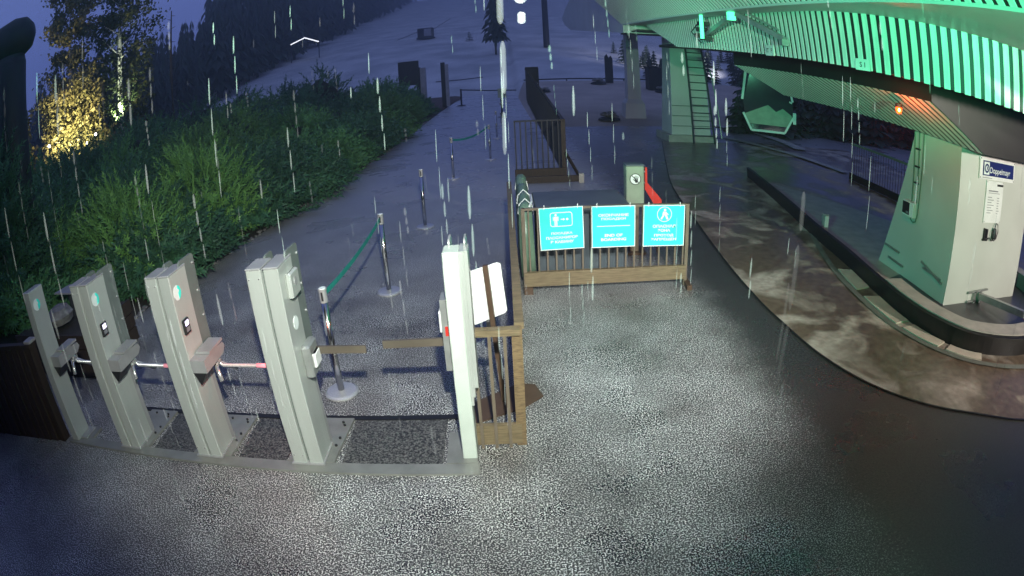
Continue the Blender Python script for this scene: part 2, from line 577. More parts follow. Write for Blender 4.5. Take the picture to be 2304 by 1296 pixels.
def lettering(body, c, width, height, material, parent, bold=0.012):
    """flat lettering on a plate facing -Y, centred on c, fitted to width x height"""
    m = text_mesh(body, bold)
    co = np.zeros(len(m.vertices) * 3)
    m.vertices.foreach_get('co', co)
    co = co.reshape(-1, 3)
    lo, hi = co.min(0), co.max(0)
    q = np.zeros_like(co)
    q[:, 0] = (co[:, 0] - (lo[0] + hi[0]) / 2) / (hi[0] - lo[0]) * width
    q[:, 2] = (co[:, 1] - (lo[1] + hi[1]) / 2) / (hi[1] - lo[1]) * height
    off = WL[root_of(parent)]
    q += np.array(c) - np.array(off)
    m.vertices.foreach_set('co', q.ravel())
    m.materials.clear()
    m.materials.append(material)
    m.update()
    return link('lettering', m, parent)

def disc(mb, c, r, y, n=24, r_in=0.0, a0=0, a1=2 * pi):
    """flat disc or ring facing -Y with a few mm of thickness"""
    t = 0.003
    k = n if abs(a1 - a0 - 2 * pi) < 1e-6 else n
    for i in range(k):
        p, q = a0 + (a1 - a0) * i / k, a0 + (a1 - a0) * (i + 1) / k
        poly = [(c[0] + r_in * cos(p), c[1] + r_in * sin(p)), (c[0] + r * cos(p), c[1] + r * sin(p)), (c[0] + r * cos(q), c[1] + r * sin(q)), (c[0] + r_in * cos(q), c[1] + r_in * sin(q))]
        if r_in == 0:
            poly = poly[:3] if False else [poly[0], poly[1], poly[2]]
        mb.add([(x, y, z) for x, z in poly], [tuple(range(len(poly)))])
    return mb

def sstep(a, b, x):
    t = np.clip((np.asarray(x, float) - a) / (b - a), 0, 1)
    return t * t * (3 - 2 * t)

# ------------------------------------------------------------------ terrain
def H(x, y):
    x, y = np.asarray(x, float), np.asarray(y, float)
    hill = 0.16 * np.maximum(0, y - 55) * sstep(-120, -62, x) * (1 - sstep(34, 75, x))
    sand = 0.06 * np.clip(y - 23.5, 0, 22.5) * sstep(1.25, 1.7, x) * (1 - sstep(46, 52, y) * 0.6)
    return hill + sand

xs = np.concatenate([np.arange(-400, -60, 20), np.arange(-60, 0, 3), np.arange(0, 3, 0.25), np.arange(3, 60, 3), np.arange(60, 401, 20)])
ys = np.concatenate([np.arange(23, 56, 1.5), np.arange(56, 120, 4), np.arange(120, 421, 20)])
gx, gy = np.meshgrid(xs, ys)
gz = H(gx, gy) - 0.03 + 0.03 * np.sin(gx * 0.23) * np.cos(gy * 0.17) * (gy > 60)
V = np.stack([gx, gy, gz], -1).reshape(-1, 3)
nx, ny = len(xs), len(ys)
F = [(j * nx + i, j * nx + i + 1, (j + 1) * nx + i + 1, (j + 1) * nx + i) for j in range(ny - 1) for i in range(nx - 1)]
cx_, cy_ = V[[f[0] for f in F]][:, 0], V[[f[0] for f in F]][:, 1]
mi = np.where((cx_ > 1.0) & (cx_ < 40) & (cy_ < 47), 1, 0)
o = link('hill', np_mesh('hill', V, F, [SLOPE, SAND], mi))
o['kind'] = 'structure'
for p_ in o.data.polygons:
    p_.use_smooth = True

mb = MB()
mb.quad((-90, -20, 0), (60, -20, 0), (60, 57, 0), (-90, 57, 0))
structure('ground', mb, GROUND)

EDGE = [(-6.6, 2.5), (-6.45, 3.7), (-5.75, 5.2), (-5.31, 6.11), (-5.14, 7.65), (-4.93, 8.23), (-4.59, 10.64), (-4.1, 15.23), (-3.9, 20.6), (-3.79, 28.9), (-3.62, 46), (-3.58, 52.9)]
def edge_x(y):
    return np.interp(y, [e[1] for e in EDGE], [e[0] for e in EDGE])

# planting bed left of the path
mb = MB()
pts = [(x, y, 0.006) for x, y in EDGE[1:]]
far = [(-60, y, 0.006) for x, y in EDGE[1:]]
n_ = len(pts)
mb.add(pts + far, [(i, i + 1, n_ + i + 1, n_ + i) for i in range(n_ - 1)])
structure('planting_bed', mb, SOIL)
# bare brown tip of the bed
mb = MB()
tip = [(-5.8, 37.5), (-3.72, 37.5), (-3.6, 45), (-3.3, 49), (-3.5, 53), (-4.6, 56), (-6.5, 57), (-9, 57), (-9, 44), (-6.5, 40)]
mb.add([(x, y, 0.05) for x, y in tip], [tuple(range(len(tip)))])
structure('mulch_bed', mb, MULCH)

# unseen building the camera hangs on; dark, with its eave deepened to block skylight
mb = MB()
mb.box(-14, 16, -2.4, -1.5, 0, 6.5).box(-14, 16, -1.5, 1.6, 4.6, 4.9)
structure('building_wall', mb, HULLDK)

# ------------------------------------------------------------------ stone edging
edging = thing('stone_edging', 'row of small grey stones along the left edge of the path', 'edging', (-5.0, 8, 0))
shapes = []
for k in range(6):
    bm = bmesh.new()
    bmesh.ops.create_icosphere(bm, subdivisions=1, radius=0.5)
    for v in bm.verts:
        v.co *= random.uniform(0.8, 1.15)
        v.co.z *= 0.55
    m = bpy.data.meshes.new('stone')
    bm.to_mesh(m)
    bm.free()
    m.materials.append(STONE)
    shapes.append(m)
y = 5.9
cnt = 0
while y < 30 and cnt < 290:
    s = random.uniform(0.05, 0.11) * (1 + 0.015 * y)
    o = link('stone', shapes[cnt % 6], edging)
    o.location = (float(edge_x(y)) - 0.05 + random.uniform(-0.05, 0.06) + 5.0, y - 8, s * 0.12)
    o.scale = (s * random.uniform(0.8, 1.3), s * random.uniform(1.0, 1.9), s)
    o.rotation_euler = (0, 0, random.uniform(-0.5, 0.5))
    y += s * random.uniform(0.9, 1.5)
    cnt += 1

# ------------------------------------------------------------------ station apron, curb and floor
def smooth(pts, sub=6):
    P = [np.array(p, float) for p in pts]
    P = [2 * P[0] - P[1]] + P + [2 * P[-1] - P[-2]]
    out = []
    for i in range(1, len(P) - 2):
        for k in range(sub):
            t = k / sub
            a, b, c, d = P[i - 1], P[i], P[i + 1], P[i + 2]
            out.append(0.5 * (2 * b + (c - a) * t + (2 * a - 5 * b + 4 * c - d) * t * t + (3 * b - a - 3 * c + d) * t ** 3))
    out.append(P[-2])
    return np.array(out)

def offset(L, d):
    t = np.gradient(L, axis=0)
    t /= np.linalg.norm(t, axis=1)[:, None]
    return L + d * np.stack([-t[:, 1], t[:, 0]], 1)

def strip(mb, A, B, za, zb_=None):
    zb_ = za if zb_ is None else zb_
    n = len(A)
    vs = [(p[0], p[1], za) for p in A] + [(p[0], p[1], zb_) for p in B]
    return mb.add(vs, [(i, i + 1, n + i + 1, n + i) for i in range(n - 1)])

APR = smooth([(5.2, 19), (4.2, 15), (3.5, 12), (3.14, 9.38), (2.9, 7.2), (2.83, 5.86), (2.86, 5.17), (2.94, 4.47), (3.12, 3.91), (3.37, 3.5), (3.74, 3.13), (4.2, 2.82), (4.79, 2.47), (5.7, 2.2), (6.7, 2.1), (8, 2.3), (9.4, 3.2)])
mb = MB()
vs = [(p[0], p[1], 0.008) for p in APR] + [(13, 3.2, 0.008), (13, 19, 0.008)]
mb.add(vs, [tuple(range(len(vs)))])
structure('apron', mb, APRON)
mb = MB()
strip(mb, offset(APR, -0.014), offset(APR, 0.012), 0.012)
structure('apron_joint', mb, RUBBER)

CTOP = smooth([(5.75, 13), (5.26, 10.01), (4.94, 8.15), (4.80, 6.88), (4.67, 5.9), (4.61, 4.95), (4.76, 4.27), (5.1, 3.83), (5.87, 3.53), (6.7, 3.55), (7.6, 3.85), (8.3, 4.5), (8.55, 5.4), (8.6, 7)])
curb = thing('platform_curb', 'black curved kerb with a pale concrete top ringing the grey station pillar', 'kerb', (5.0, 4.3, 0))
mb = MB()
INN = offset(CTOP, 0.06)
OUTB = offset(CTOP, 0.03)
n_ = len(CTOP)
mb.loft([[(OUTB[i][0], OUTB[i][1], 0.0), (CTOP[i][0], CTOP[i][1], 0.24), (INN[i][0], INN[i][1], 0.25), (INN[i][0], INN[i][1], 0.0)] for i in range(n_)])
part('rubber_face', mb, RUBBER, curb)
i0 = int(np.argmin(np.abs(CTOP[:40, 1] - 5.62)))
mb = MB()
A, B = offset(CTOP, 0.063), offset(CTOP, 0.36)
mb.loft([[(A[i][0], A[i][1], 0.02), (A[i][0], A[i][1], 0.262), (B[i][0], B[i][1], 0.262), (B[i][0], B[i][1], 0.02)] for i in range(i0, n_)])
part('concrete_top', mb, CONC, curb)
mb = MB()
B2 = offset(CTOP, 0.34)
vs = [(p[0], p[1], 0.016) for p in offset(CTOP, 0.05)] 
mb.add(vs, [tuple(range(len(vs)))])
structure('platform_floor', mb, CONC)

mb = MB()
PIT = offset(CTOP, 0.37)[i0 + 1:]
mb.add([(p[0], p[1], 0.022) for p in PIT] + [(7.9, 7.1, 0.022), (5.15, 6.1, 0.022)], [tuple(range(len(PIT) + 2))])
structure('pillar_floor_sheet', mb, HULLDK2)  # flat dark sheet laid on the floor round the pillar
# steel channel and pale slabs let into the apron beside the kerb
CH = smooth([(5.0, 8.3), (4.55, 6.9), (4.36, 6.0), (4.29, 5.1), (4.38, 4.5), (4.62, 4.0), (5.0, 3.62), (5.7, 3.3), (6.6, 3.22)])
mb = MB()
strip(mb, offset(CH, -0.05), offset(CH, 0.05), 0.02)
structure('drain_channel', mb, CHANNEL)
slabrow = thing('slab_row', 'row of pale concrete slabs between the black kerb and the steel channel', 'paving', (4.5, 5.2, 0.01))
CIN, COUT = offset(CH, 0.07), offset(OUTB[::1], -0.02)
def at_y(L, t):
    i = t * (len(L) - 1)
    k = int(min(i, len(L) - 2))
    return L[k] + (L[k + 1] - L[k]) * (i - k)
def nearest(L, p):
    return L[np.argmin(((L - p) ** 2).sum(1))]
for a, b in ((0.16, 0.27), (0.30, 0.435), (0.465, 0.60), (0.63, 0.76)):
    mb = MB()
    q = [at_y(CIN, a + (b - a) * k / 6) for k in range(7)]
    r = [nearest(COUT, p) for p in q]
    mb.loft([[(q[k][0], q[k][1], 0.009), (q[k][0], q[k][1], 0.026), (r[k][0], r[k][1], 0.026), (r[k][0], r[k][1], 0.009)] for k in range(7)])
    part('slab', mb, CONC_PALE, slabrow)

# long kerbs of the far platform catching the sky
mb = MB()
L = smooth([(8.6, 26), (9.2, 24.3), (10.2, 22.6), (10.4, 20), (10.2, 18)])
strip(mb, offset(L, -0.25), offset(L, 0.25), 0.05)
structure('far_platform_edge', mb, CONC)
mb = MB()
L = smooth([(7.3, 21.5), (8.3, 19.6), (8.9, 17.6), (9.3, 16.2), (9.6, 14)])
strip(mb, offset(L, -0.16), offset(L, 0.16), 0.05)
structure('near_platform_edge', mb, CONC)

# ------------------------------------------------------------------ the lift station
ST = thing('lift_station', 'cable car station hanging overhead with white slatted sides washed in green light', 'station', (6.6, 8, 0))
FX, CX0, CY0, FR = 3.45, 6.6, 5.8, 3.15
def zb(y):
    return 2.735 + 0.035 * max(0, y - 3) if y < 11.2 else 3.02 + (y - 11.2) * 0.24
def zt(y):
    return 3.33 + 0.026 * (y - 2.2)
def frame_at(s):
    """arc-length point along the fascia, from the far end; returns x, y, outward angle"""
    s0 = 13.4 - CY0
    if s < s0:
        return FX, 13.4 - s, pi
    a = pi + (s - s0) / FR
    return CX0 + FR * cos(a), CY0 + FR * sin(a), a
unit = MB().box(-0.5, 0.5, -0.5, 0.5, -0.5, 0.5).mesh('slat', SLAT)
def slat(a, b, w, d, nrm):
    a, b = Vector(a), Vector(b)
    z = (b - a)
    ln = z.length
    z.normalize()
    n = Vector(nrm)
    n = (n - z * n.dot(z)).normalized()
    x = n.cross(z)
    o = link('slat', unit, ST)
    M = Matrix(((x.x, n.x, z.x), (x.y, n.y, z.y), (x.z, n.z, z.z))).to_4x4()
    M = M @ Matrix.Diagonal((w, d, ln, 1))
    c = (a + b) / 2 - Vector(WL[ST])
    M.translation = c
    o.matrix_basis = M
    return o
PITCHS = 0.12
SLEN = 13.4 - CY0 + FR * R(118)
k = 0
while k * PITCHS < SLEN:
    x, y, a = frame_at(k * PITCHS)
    n = Vector((cos(a), sin(a), 0))
    top = Vector((x, y, zt(y))) + n * 0.06
    bot = Vector((x, y, zb(y)))
    slat(bot, top, 0.072, 0.006, n)
    k += 1
mb = MB()                                                   # dark backing and the returns behind the slats
rings = []
for i in range(90):
    x, y, a = frame_at(SLEN * i / 89)
    n = (cos(a), sin(a))
    rings.append([(x - 0.009 * n[0], y - 0.009 * n[1], zb(y) + 0.01), (x + 0.05 * n[0], y + 0.05 * n[1], zt(y)), (x - 0.12 * n[0], y - 0.12 * n[1], zt(y)), (x - 0.14 * n[0], y - 0.14 * n[1], zb(y) + 0.01)])
mb.loft(rings)
part('fascia_backing', mb, HULLDK, ST)
mb = MB()                                                   # smooth underside of the roof, between outer edge and fascia
ys_ = np.linspace(-0.5, 14.2, 30)
mb.loft([[(3.0, y, zt(y)), (3.0, y, zt(y) + 0.03), (10.2, y, zt(y) + 0.03), (10.2, y, zt(y))] for y in ys_])
part('soffit', mb, SOFFIT, ST)
k = 0
for i in range(123):                                        # upper slats, leaning out over the plaza
    y = -0.3 + i * PITCHS
    slat((3.0, y, zt(y) + 0.03), (2.25, y, zt(y) + 0.78), 0.070, 0.006, (-0.7, 0, -0.7))
mb = MB()
mb.loft([[(3.004, y, zt(y) + 0.034), (2.254, y, zt(y) + 0.784), (2.4, y, zt(y) + 0.95), (10.2, y, zt(y) + 0.95), (10.2, y, zt(y) + 0.04)] for y in np.linspace(-0.5, 14.2, 12)])
part('roof_backing', mb, HULLDK, ST)
mb = MB()                                                   # smooth far nose of the roof
prof = [(14.2, 3.44), (19, 3.75), (24.8, 4.15), (27.0, 4.55), (28.0, 4.95), (26.5, 5.3), (23.4, 5.7), (14.2, 4.9)]
def nose_ring(x, k):
    return [(x, 14.2 + (y - 14.2) * k, z) for y, z in prof]
mb.loft([nose_ring(3.0, 1.0), nose_ring(3.15, 1.01), nose_ring(10.0, 1.0)])
part('roof_nose', mb, SOFFIT, ST)
mb = MB()
mb.box(3.2, 10, 13.45, 15.5, 3.46, 3.50)
part('nose_underside', mb, HULLDK, ST)
mb = MB()                                                   # dark sheet put in for the unlit inside of the cabin slot
inn = [(3.62, 13.2)] + [(CX0 + (FR - 0.17) * cos(R(a)), CY0 + (FR - 0.17) * sin(R(a))) for a in range(180, 361, 6)] + [(9.58, 13.2)]
mb.prism(inn, 2, 3.06, 3.12)
part('slot_shade', mb, HULLDK, ST)
# inner belly: sloping slats and flat bottom
def belly(y):
    return (4.35, 2.60 + 0.02 * (y - 4.3)), (5.45, 2.15 + 0.012 * (y - 5.1))
mb = MB()
rings = []
for y in np.linspace(4.5, 10.4, 8):
    (xa, za), (xb, zb2) = belly(y)
    rings.append([(xa + 0.002, y, 3.05), (xa + 0.002, y, za + 0.0035), (xb + 0.001, y, zb2 + 0.0035), (7.75, y, zb2 + 0.0035), (8.85, y, za + 0.01), (8.85, y, 3.05)])
mb.loft(rings)
part('belly', mb, HULLDK, ST)
for i in range(38):
    y = 4.58 + i * 0.155
    (xa, za), (xb, zb2) = belly(y)
    slat((xb, y, zb2), (xa, y, za), 0.082, 0.004, (-0.38, 0, -0.92))
# bracing struts on the fascia
mb = MB()
mb.bar((3.16, 7.45, 3.43), (3.34, 9.2, 3.17), 0.06, 0.07)
part('strut', mb, GALV, ST)
mb = MB()
mb.bar((3.16, 7.35, 3.43), (3.36, 6.3, 3.07), 0.06, 0.07)
mb.tube([(3.2, 7.1, 3.44), (3.38, 6.5, 3.20)], 0.016)
part('strut', mb, GALV, ST)
mb = MB()
mb.box(3.30, 3.40, 6.26, 6.34, 2.99, 3.07)
part('strut_foot', mb, GALV, ST)
mb = MB()
for y, z in ((9.05, 3.38), (9.15, 3.28), (9.25, 3.18), (8.95, 3.12)):
    mb.box(3.18, 3.36, y - 0.05, y + 0.05, z - 0.035, z + 0.035)
mb.tube([(3.25, 9.2, 3.42), (3.2, 9.5, 3.25), (3.3, 9.3, 3.05)], 0.012)
part('cable_bracket', mb, HULLDK, ST)
mb = MB()
mb.tube([(3.14, 8.78, 3.50), (3.14, 8.78, 3.10)], 0.032, 10)
part('luminaire', mb, GREENLIT, ST, label='bright green tube lamp hanging below the roof edge')
mb = MB()
mb.box(3.08, 3.18, 7.42, 7.52, 3.34, 3.46)
part('luminaire', mb, GREENLIT, ST, label='short bright green lamp at the tip of the struts')

def fascia_plate(az, z, w, h, texts):
    # plate on the fascia in the given compass direction from the plaza
    best = min((abs(math.degrees(math.atan2(*frame_at(s)[:2])) - az), s) for s in np.arange(0, SLEN, 0.01))
    x, y, a = frame_at(best[1])
    t = Vector((-sin(a), cos(a), 0))
    n = Vector((cos(a), sin(a), 0))
    M = Matrix(((t.x, -n.x, 0), (t.y, -n.y, 0), (0, 0, 1))).to_4x4()
    M.translation = Vector((x, y, z)) + n * 0.03 - Vector(WL[ST])
    p = link('number_plate', MB().box(-w / 2, w / 2, -0.008, 0.008, -h / 2, h / 2).mesh('number_plate', SLAT), ST)
    p.matrix_basis = M
    for body, off, th in texts:
        m = text_mesh(body, 0.015)
        co = np.zeros(len(m.vertices) * 3)
        m.vertices.foreach_get('co', co)
        co = co.reshape(-1, 3)
        lo, hi = co.min(0), co.max(0)
        s = th / (hi[1] - lo[1])
        q = np.stack([(co[:, 0] - (lo[0] + hi[0]) / 2) * s + off, np.full(len(co), -0.0105), (co[:, 1] - (lo[1] + hi[1]) / 2) * s], 1)
        m.vertices.foreach_set('co', q.ravel())
        m.materials.clear()
        m.materials.append(INK)
        m.update()
        link('lettering', m, p)
fascia_plate(36.5, 2.85, 0.2, 0.12, [('S 1', 0, 0.055)])
fascia_plate(26.7, 2.93, 0.24, 0.14, [('IT', -0.06, 0.06), ('P', 0.06, 0.06)])

# amber warning lamp below the belly
wl_ = thing('warning_lamp', 'glowing orange warning lamp on the slatted underside of the station', 'lamp', (4.36, 5.15, 2.44))
part('base', MB().lathe([(0.05, 0.0), (0.05, 0.04), (0.03, 0.05)], (4.36, 5.15, 2.46), 14), DARK, wl_)
mb = MB()
mb.lathe([(0.0, -0.075), (0.025, -0.068), (0.038, -0.045), (0.042, 0.0)], (4.36, 5.15, 2.46), 16)
part('dome', mb, AMBER, wl_, True)
part('bulb', MB().lathe([(0.0, -0.02), (0.013, -0.01), (0.013, 0.01), (0, 0.02)], (4.335, 5.115, 2.43), 10), HOT, wl_, True)
lamp('warning_lamp_light', 'POINT', (4.26, 4.98, 2.36), 20, (1.0, 0.07, 0.012), size=0.04)

# ------------------------------------------------------------------ pillars
PY = thing('station_pillar', 'thick grey station pillar with a blue maker plate, inside the black kerb', 'pillar', (6.6, 5.9, 0))
mb = MB()
mb.loft([[(5.6, 5.1, 0.0), (7.62, 5.1, 0.0), (7.62, 6.9, 0.0), (5.6, 6.9, 0.0)], [(5.6, 5.1, 2.14), (7.62, 5.1, 2.14), (7.62, 6.18, 2.14), (5.6, 6.18, 2.14)]])
part('body', mb, PYLON, PY)
for y0 in (6.17, 6.06):
    part('conduit', MB().tube([(5.585, y0, 2.14), (5.585, y0, 1.12)], 0.012, 6), CABLE, PY)
part('conduit', MB().tube([(5.585, 5.95, 2.14), (5.585, 6.0, 1.0), (5.585, 6.03, 0.88), (5.585, 6.10, 0.85), (5.585, 6.16, 0.88), (5.585, 6.17, 0.94)], 0.011, 6), CABLE, PY)
for z in (1.9, 1.65, 1.42):
    part('clamp', MB().box(5.57, 5.6, 6.04, 6.14, z - 0.012, z + 0.012), DARK, PY)
mb = MB()
mb.bevbox(5.50, 5.6, 6.02, 6.30, 0.93, 1.14)
jb = part('junction_box', mb, WHITE, PY)
part('cover', MB().box(5.494, 5.5, 6.12, 6.29, 0.95, 1.12), DARK, jb)
part('latch', MB().box(5.488, 5.496, 6.13, 6.19, 0.965, 0.995), GREYINK, jb)
# fixing rails and feet
for y0, y1, z in ((6.35, 6.75, 0.33), (6.2, 6.62, 0.17), (5.25, 5.7, 0.33)):
    part('anchor_rail', MB().bar((5.585, y1, z), (5.585, y0, z - 0.01), 0.03, 0.03), GALV, PY)
part('anchor_bracket', MB().bar((5.57, 5.55, 0.34), (5.57, 5.55, 0.05), 0.04, 0.06).bar((5.575, 5.75, 0.40), (5.575, 5.2, 0.28), 0.03, 0.025), GALV, PY)
mb = MB()
for x in (6.34, 6.50):
    mb.bar((x, 5.07, 0.19), (x - 0.01, 5.07, -0.02), 0.05, 0.05)
mb.bar((6.16, 5.06, 0.18), (6.68, 5.06, 0.205), 0.03, 0.025)
mb.bar((6.16, 5.06, 0.05), (6.40, 5.06, 0.055), 0.03, 0.02)
part('anchor_bracket', mb, GALV, PY)
part('brace', MB().bar((6.44, 5.03, 0.13), (6.55, 4.03, 0.265), 0.09, 0.09), GALV, PY)

# plates on the front of the pillar
mp = thing('maker_plate', 'white board with a dark blue panel reading Doppelmayr on the grey pillar', 'sign', (6.56, 5.09, 1.91))
part('board', MB().bevbox(6.05, 7.07, 5.075, 5.098, 1.765, 2.06, 0.004), WHITE, mp)
part('panel', MB().box(6.13, 7.03, 5.070, 5.075, 1.815, 2.015), NAVY, mp)
part('emblem_tile', MB().box(6.155, 6.30, 5.066, 5.070, 1.83, 2.0), WPRINT, mp)
mb = MB()
disc(mb, (6.227, 1.915), 0.062, 5.0635, 24, 0.038)
mb.quad((6.222, 5.0635, 1.885), (6.246, 5.0635, 1.90), (6.246, 5.0635, 1.93), (6.222, 5.0635, 1.945))
part('emblem', mb, NAVY, mp)
lettering('Doppelmayr', (6.62, 5.0665, 1.885), 0.60, 0.105, WPRINT, mp, 0.004)
for x, z in ((6.075, 2.04), (7.05, 2.04), (6.075, 1.785), (7.05, 1.785)):
    part('screw', disc(MB(), (x, z), 0.010, 5.0735, 10), INK, mp)
part('small_print', MB().box(6.13, 6.40, 5.0725, 5.075, 1.782, 1.79), GREYINK, mp)
nt = thing('notice_board', 'tall white notice with lines of small print below the blue maker plate', 'notice', (6.5, 5.09, 1.46))
part('board', MB().bevbox(6.27, 6.76, 5.080, 5.098, 1.17, 1.75, 0.003), WHITE, nt)
part('logo_strip', MB().box(6.57, 6.75, 5.077, 5.080, 1.685, 1.715), INK, nt)
lines = [(6.34, 6.61, 1.605, 1.622), (6.34, 6.66, 1.580, 1.587)]
for i in range(7):
    z = 1.52 - i * 0.036
    lines += [(6.33, 6.33 + random.uniform(0.10, 0.19), z, z + 0.008), (6.60, 6.60 + random.uniform(0.04, 0.08), z - 0.004, z + 0.004)]
for xa, xb, za, zb_ in lines:
    part('print_line', MB().box(xa, xb, 5.077, 5.080, za, zb_), GREYINK, nt)
for x, z in ((6.29, 1.735), (6.74, 1.735), (6.29, 1.185), (6.74, 1.185)):
    part('screw', disc(MB(), (x, z), 0.008, 5.0785, 10), INK, nt)
ph = thing('hand_control', 'dark handset on a looped cable beside a wall clip under the notice', 'control', (6.5, 5.09, 1.02))
part('wall_clip', MB().box(6.33, 6.36, 5.06, 5.098, 0.93, 1.09).box(6.38, 6.42, 5.06, 5.098, 0.95, 1.08).box(6.31, 6.44, 5.07, 5.098, 0.915, 0.94), DARK, ph)
part('handset', MB().lathe([(0.03, 0.0), (0.035, 0.02), (0.033, 0.12), (0.02, 0.15)], (6.60, 5.05, 0.95), 12), DARK, ph, True)
part('cable', MB().tube([(6.60, 5.06, 1.10), (6.63, 5.06, 1.17), (6.68, 5.06, 1.15), (6.71, 5.06, 1.05), (6.67, 5.06, 0.95), (6.60, 5.06, 0.92), (6.54, 5.06, 0.96), (6.53, 5.06, 1.03), (6.56, 5.06, 1.08)], 0.009, 6), DARK, ph, True)
part('cable', MB().tube([(6.43, 5.07, 0.94), (6.48, 5.07, 0.96), (6.55, 5.07, 0.915), (6.60, 5.07, 0.93)], 0.008, 6), DARK, ph, True)

pb = thing('ladder_pillar', 'tall green-lit pillar under the station with a ladder up its front', 'pillar', (6.2, 19.5, 0))
mb = MB()
mb.loft([[(5.55, 19.0, 0.25), (6.98, 19.0, 0.25), (6.98, 20.3, 0.25), (5.55, 20.3, 0.25)], [(5.6, 19.1, 3.75), (6.75, 19.1, 3.75), (6.75, 20.0, 3.75), (5.6, 20.0, 3.75)]])
part('body', mb, PYLON, pb)
part('plinth', MB().box(5.4, 7.15, 18.85, 20.5, 0, 0.25), CONC, pb)
for z in (0.55, 0.9, 1.25):
    part('seam', MB().box(5.58, 6.96, 18.992, 19.03, z - 0.012, z + 0.012), CABLE, pb)
lad = thing('ladder', 'steel ladder leaning on the green-lit pillar under the station', 'ladder', (6.6, 18.9, 0))
for x0, x1 in ((6.22, 6.12), (7.0, 6.7)):
    part('rail', MB().bar((x0, 18.62, 0.0), (x1, 18.98, 3.4), 0.045, 0.05), LADDER, lad)
for i in range(12):
    t = (i + 1) / 13
    part('rung', MB().tube([(6.22 - 0.1 * t, 18.62 + 0.36 * t, 3.4 * t), (7.0 - 0.3 * t, 18.62 + 0.36 * t, 3.4 * t)], 0.017, 6), LADDER, lad)
part('handrail', MB().tube([(7.25, 18.6, 0.2), (7.15, 18.7, 1.2), (6.95, 18.85, 2.6)], 0.02, 6).tube([(7.1, 18.7, 1.0), (7.15, 18.7, 1.0)], 0.02, 6), GALV, lad)
pa = thing('far_pillar', 'slim dark teal pillar beneath the far end of the station roof', 'pillar', (5.9, 26.4, 0.2))
part('body', MB().loft([[(5.58, 26.1, 0.9), (6.2, 26.1, 0.9), (6.2, 26.7, 0.9), (5.58, 26.7, 0.9)], [(5.62, 26.15, 4.5), (6.16, 26.15, 4.5), (6.16, 26.65, 4.5), (5.62, 26.65, 4.5)]]), PYLON, pa)
part('foot', MB().loft([[(5.4, 25.9, 0.0), (6.38, 25.9, 0.0), (6.38, 26.9, 0.0), (5.4, 26.9, 0.0)], [(5.45, 25.95, 0.8), (6.33, 25.95, 0.8), (6.33, 26.85, 0.8), (5.45, 26.85, 0.8)], [(5.58, 26.1, 1.0), (6.2, 26.1, 1.0), (6.2, 26.7, 1.0), (5.58, 26.7, 1.0)]]), PYLON, pa)

# ------------------------------------------------------------------ cabin
cb = thing('gondola_cabin', 'white framed gondola cabin with a mountain-shaped pale panel behind the station pillars', 'cabin', (9.3, 18.9, 0.5))
D0 = Vector((9.3, 18.9, 0)).normalized()
AX = Vector((D0.y, -D0.x, 0))
FRC = Vector((9.05, 18.5, 0))
def cab(u, v, z):
    q = FRC + AX * u + D0 * v
    return (q.x, q.y, z)
out = [(-0.62, 0.52), (0.60, 0.56), (0.98, 1.28), (0.95, 1.55), (0.72, 2.75), (-0.62, 2.75), (-0.95, 1.55), (-0.9, 1.15)]
mb = MB()
mb.loft([[cab(u * 0.97, 0.03, z * 1.0 + 0.01) for u, z in out], [cab(u * 0.97, 1.9, z + 0.01) for u, z in out]])
part('cabin_glass', mb, GLASS, cb)
def frame_bar(pts, w=0.07):
    m_ = MB()
    for a, b in zip(pts[:-1], pts[1:]):
        m_.bar(cab(a[0], 0, a[1]), cab(b[0], 0, b[1]), 0.08, w, up=D0.cross(Vector((0, 0, 1))) if abs(a[0] - b[0]) < 0.3 else (0, 0, 1))
    return m_
part('frame', frame_bar([(-0.92, 1.15), (-0.62, 0.55), (0.62, 0.56), (0.95, 1.15)], 0.075), WHITE, cb)
part('frame', frame_bar([(-0.95, 1.62), (-0.78, 2.75)], 0.09), WHITE, cb)
part('frame', frame_bar([(0.93, 1.70), (0.86, 1.95)], 0.08), WHITE, cb)
mb = MB()
mb.prism([(0, 0), (1, 0), (1, 1), (0, 1)], 1, 0, 0.01) if False else None
mt = [(-0.72, 0.78), (0.70, 0.78), (0.92, 1.12), (0.86, 1.22), (0.55, 1.42), (0.30, 1.28), (0.0, 1.50), (-0.86, 1.12)]
mb.loft([[cab(u, -0.012, z) for u, z in mt], [cab(u, 0.02, z) for u, z in mt]])
part('mountain_panel', mb, OLIVE, cb)
part('ski_holder', MB().bar(cab(0.99, 0.0, 0.92), cab(0.99, 0.0, 1.32), 0.12, 0.12, up=D0), WHITE, cb)
part('hinge', MB().bar(cab(0.80, -0.02, 1.70), cab(0.90, -0.02, 1.66), 0.05, 0.06), WHITE, cb)
part('roof', MB().loft([[cab(-0.66, 0, 2.75), cab(0.76, 0, 2.75), cab(0.76, 1.93, 2.75), cab(-0.66, 1.93, 2.75)], [cab(-0.5, 0.2, 2.95), cab(0.6, 0.2, 2.95), cab(0.6, 1.7, 2.95), cab(-0.5, 1.7, 2.95)]]), WHITE, cb)
part('hanger', MB().tube([cab(0.05, 0.95, 2.9), cab(0.05, 0.95, 3.3)], 0.06, 8), GALV, cb)

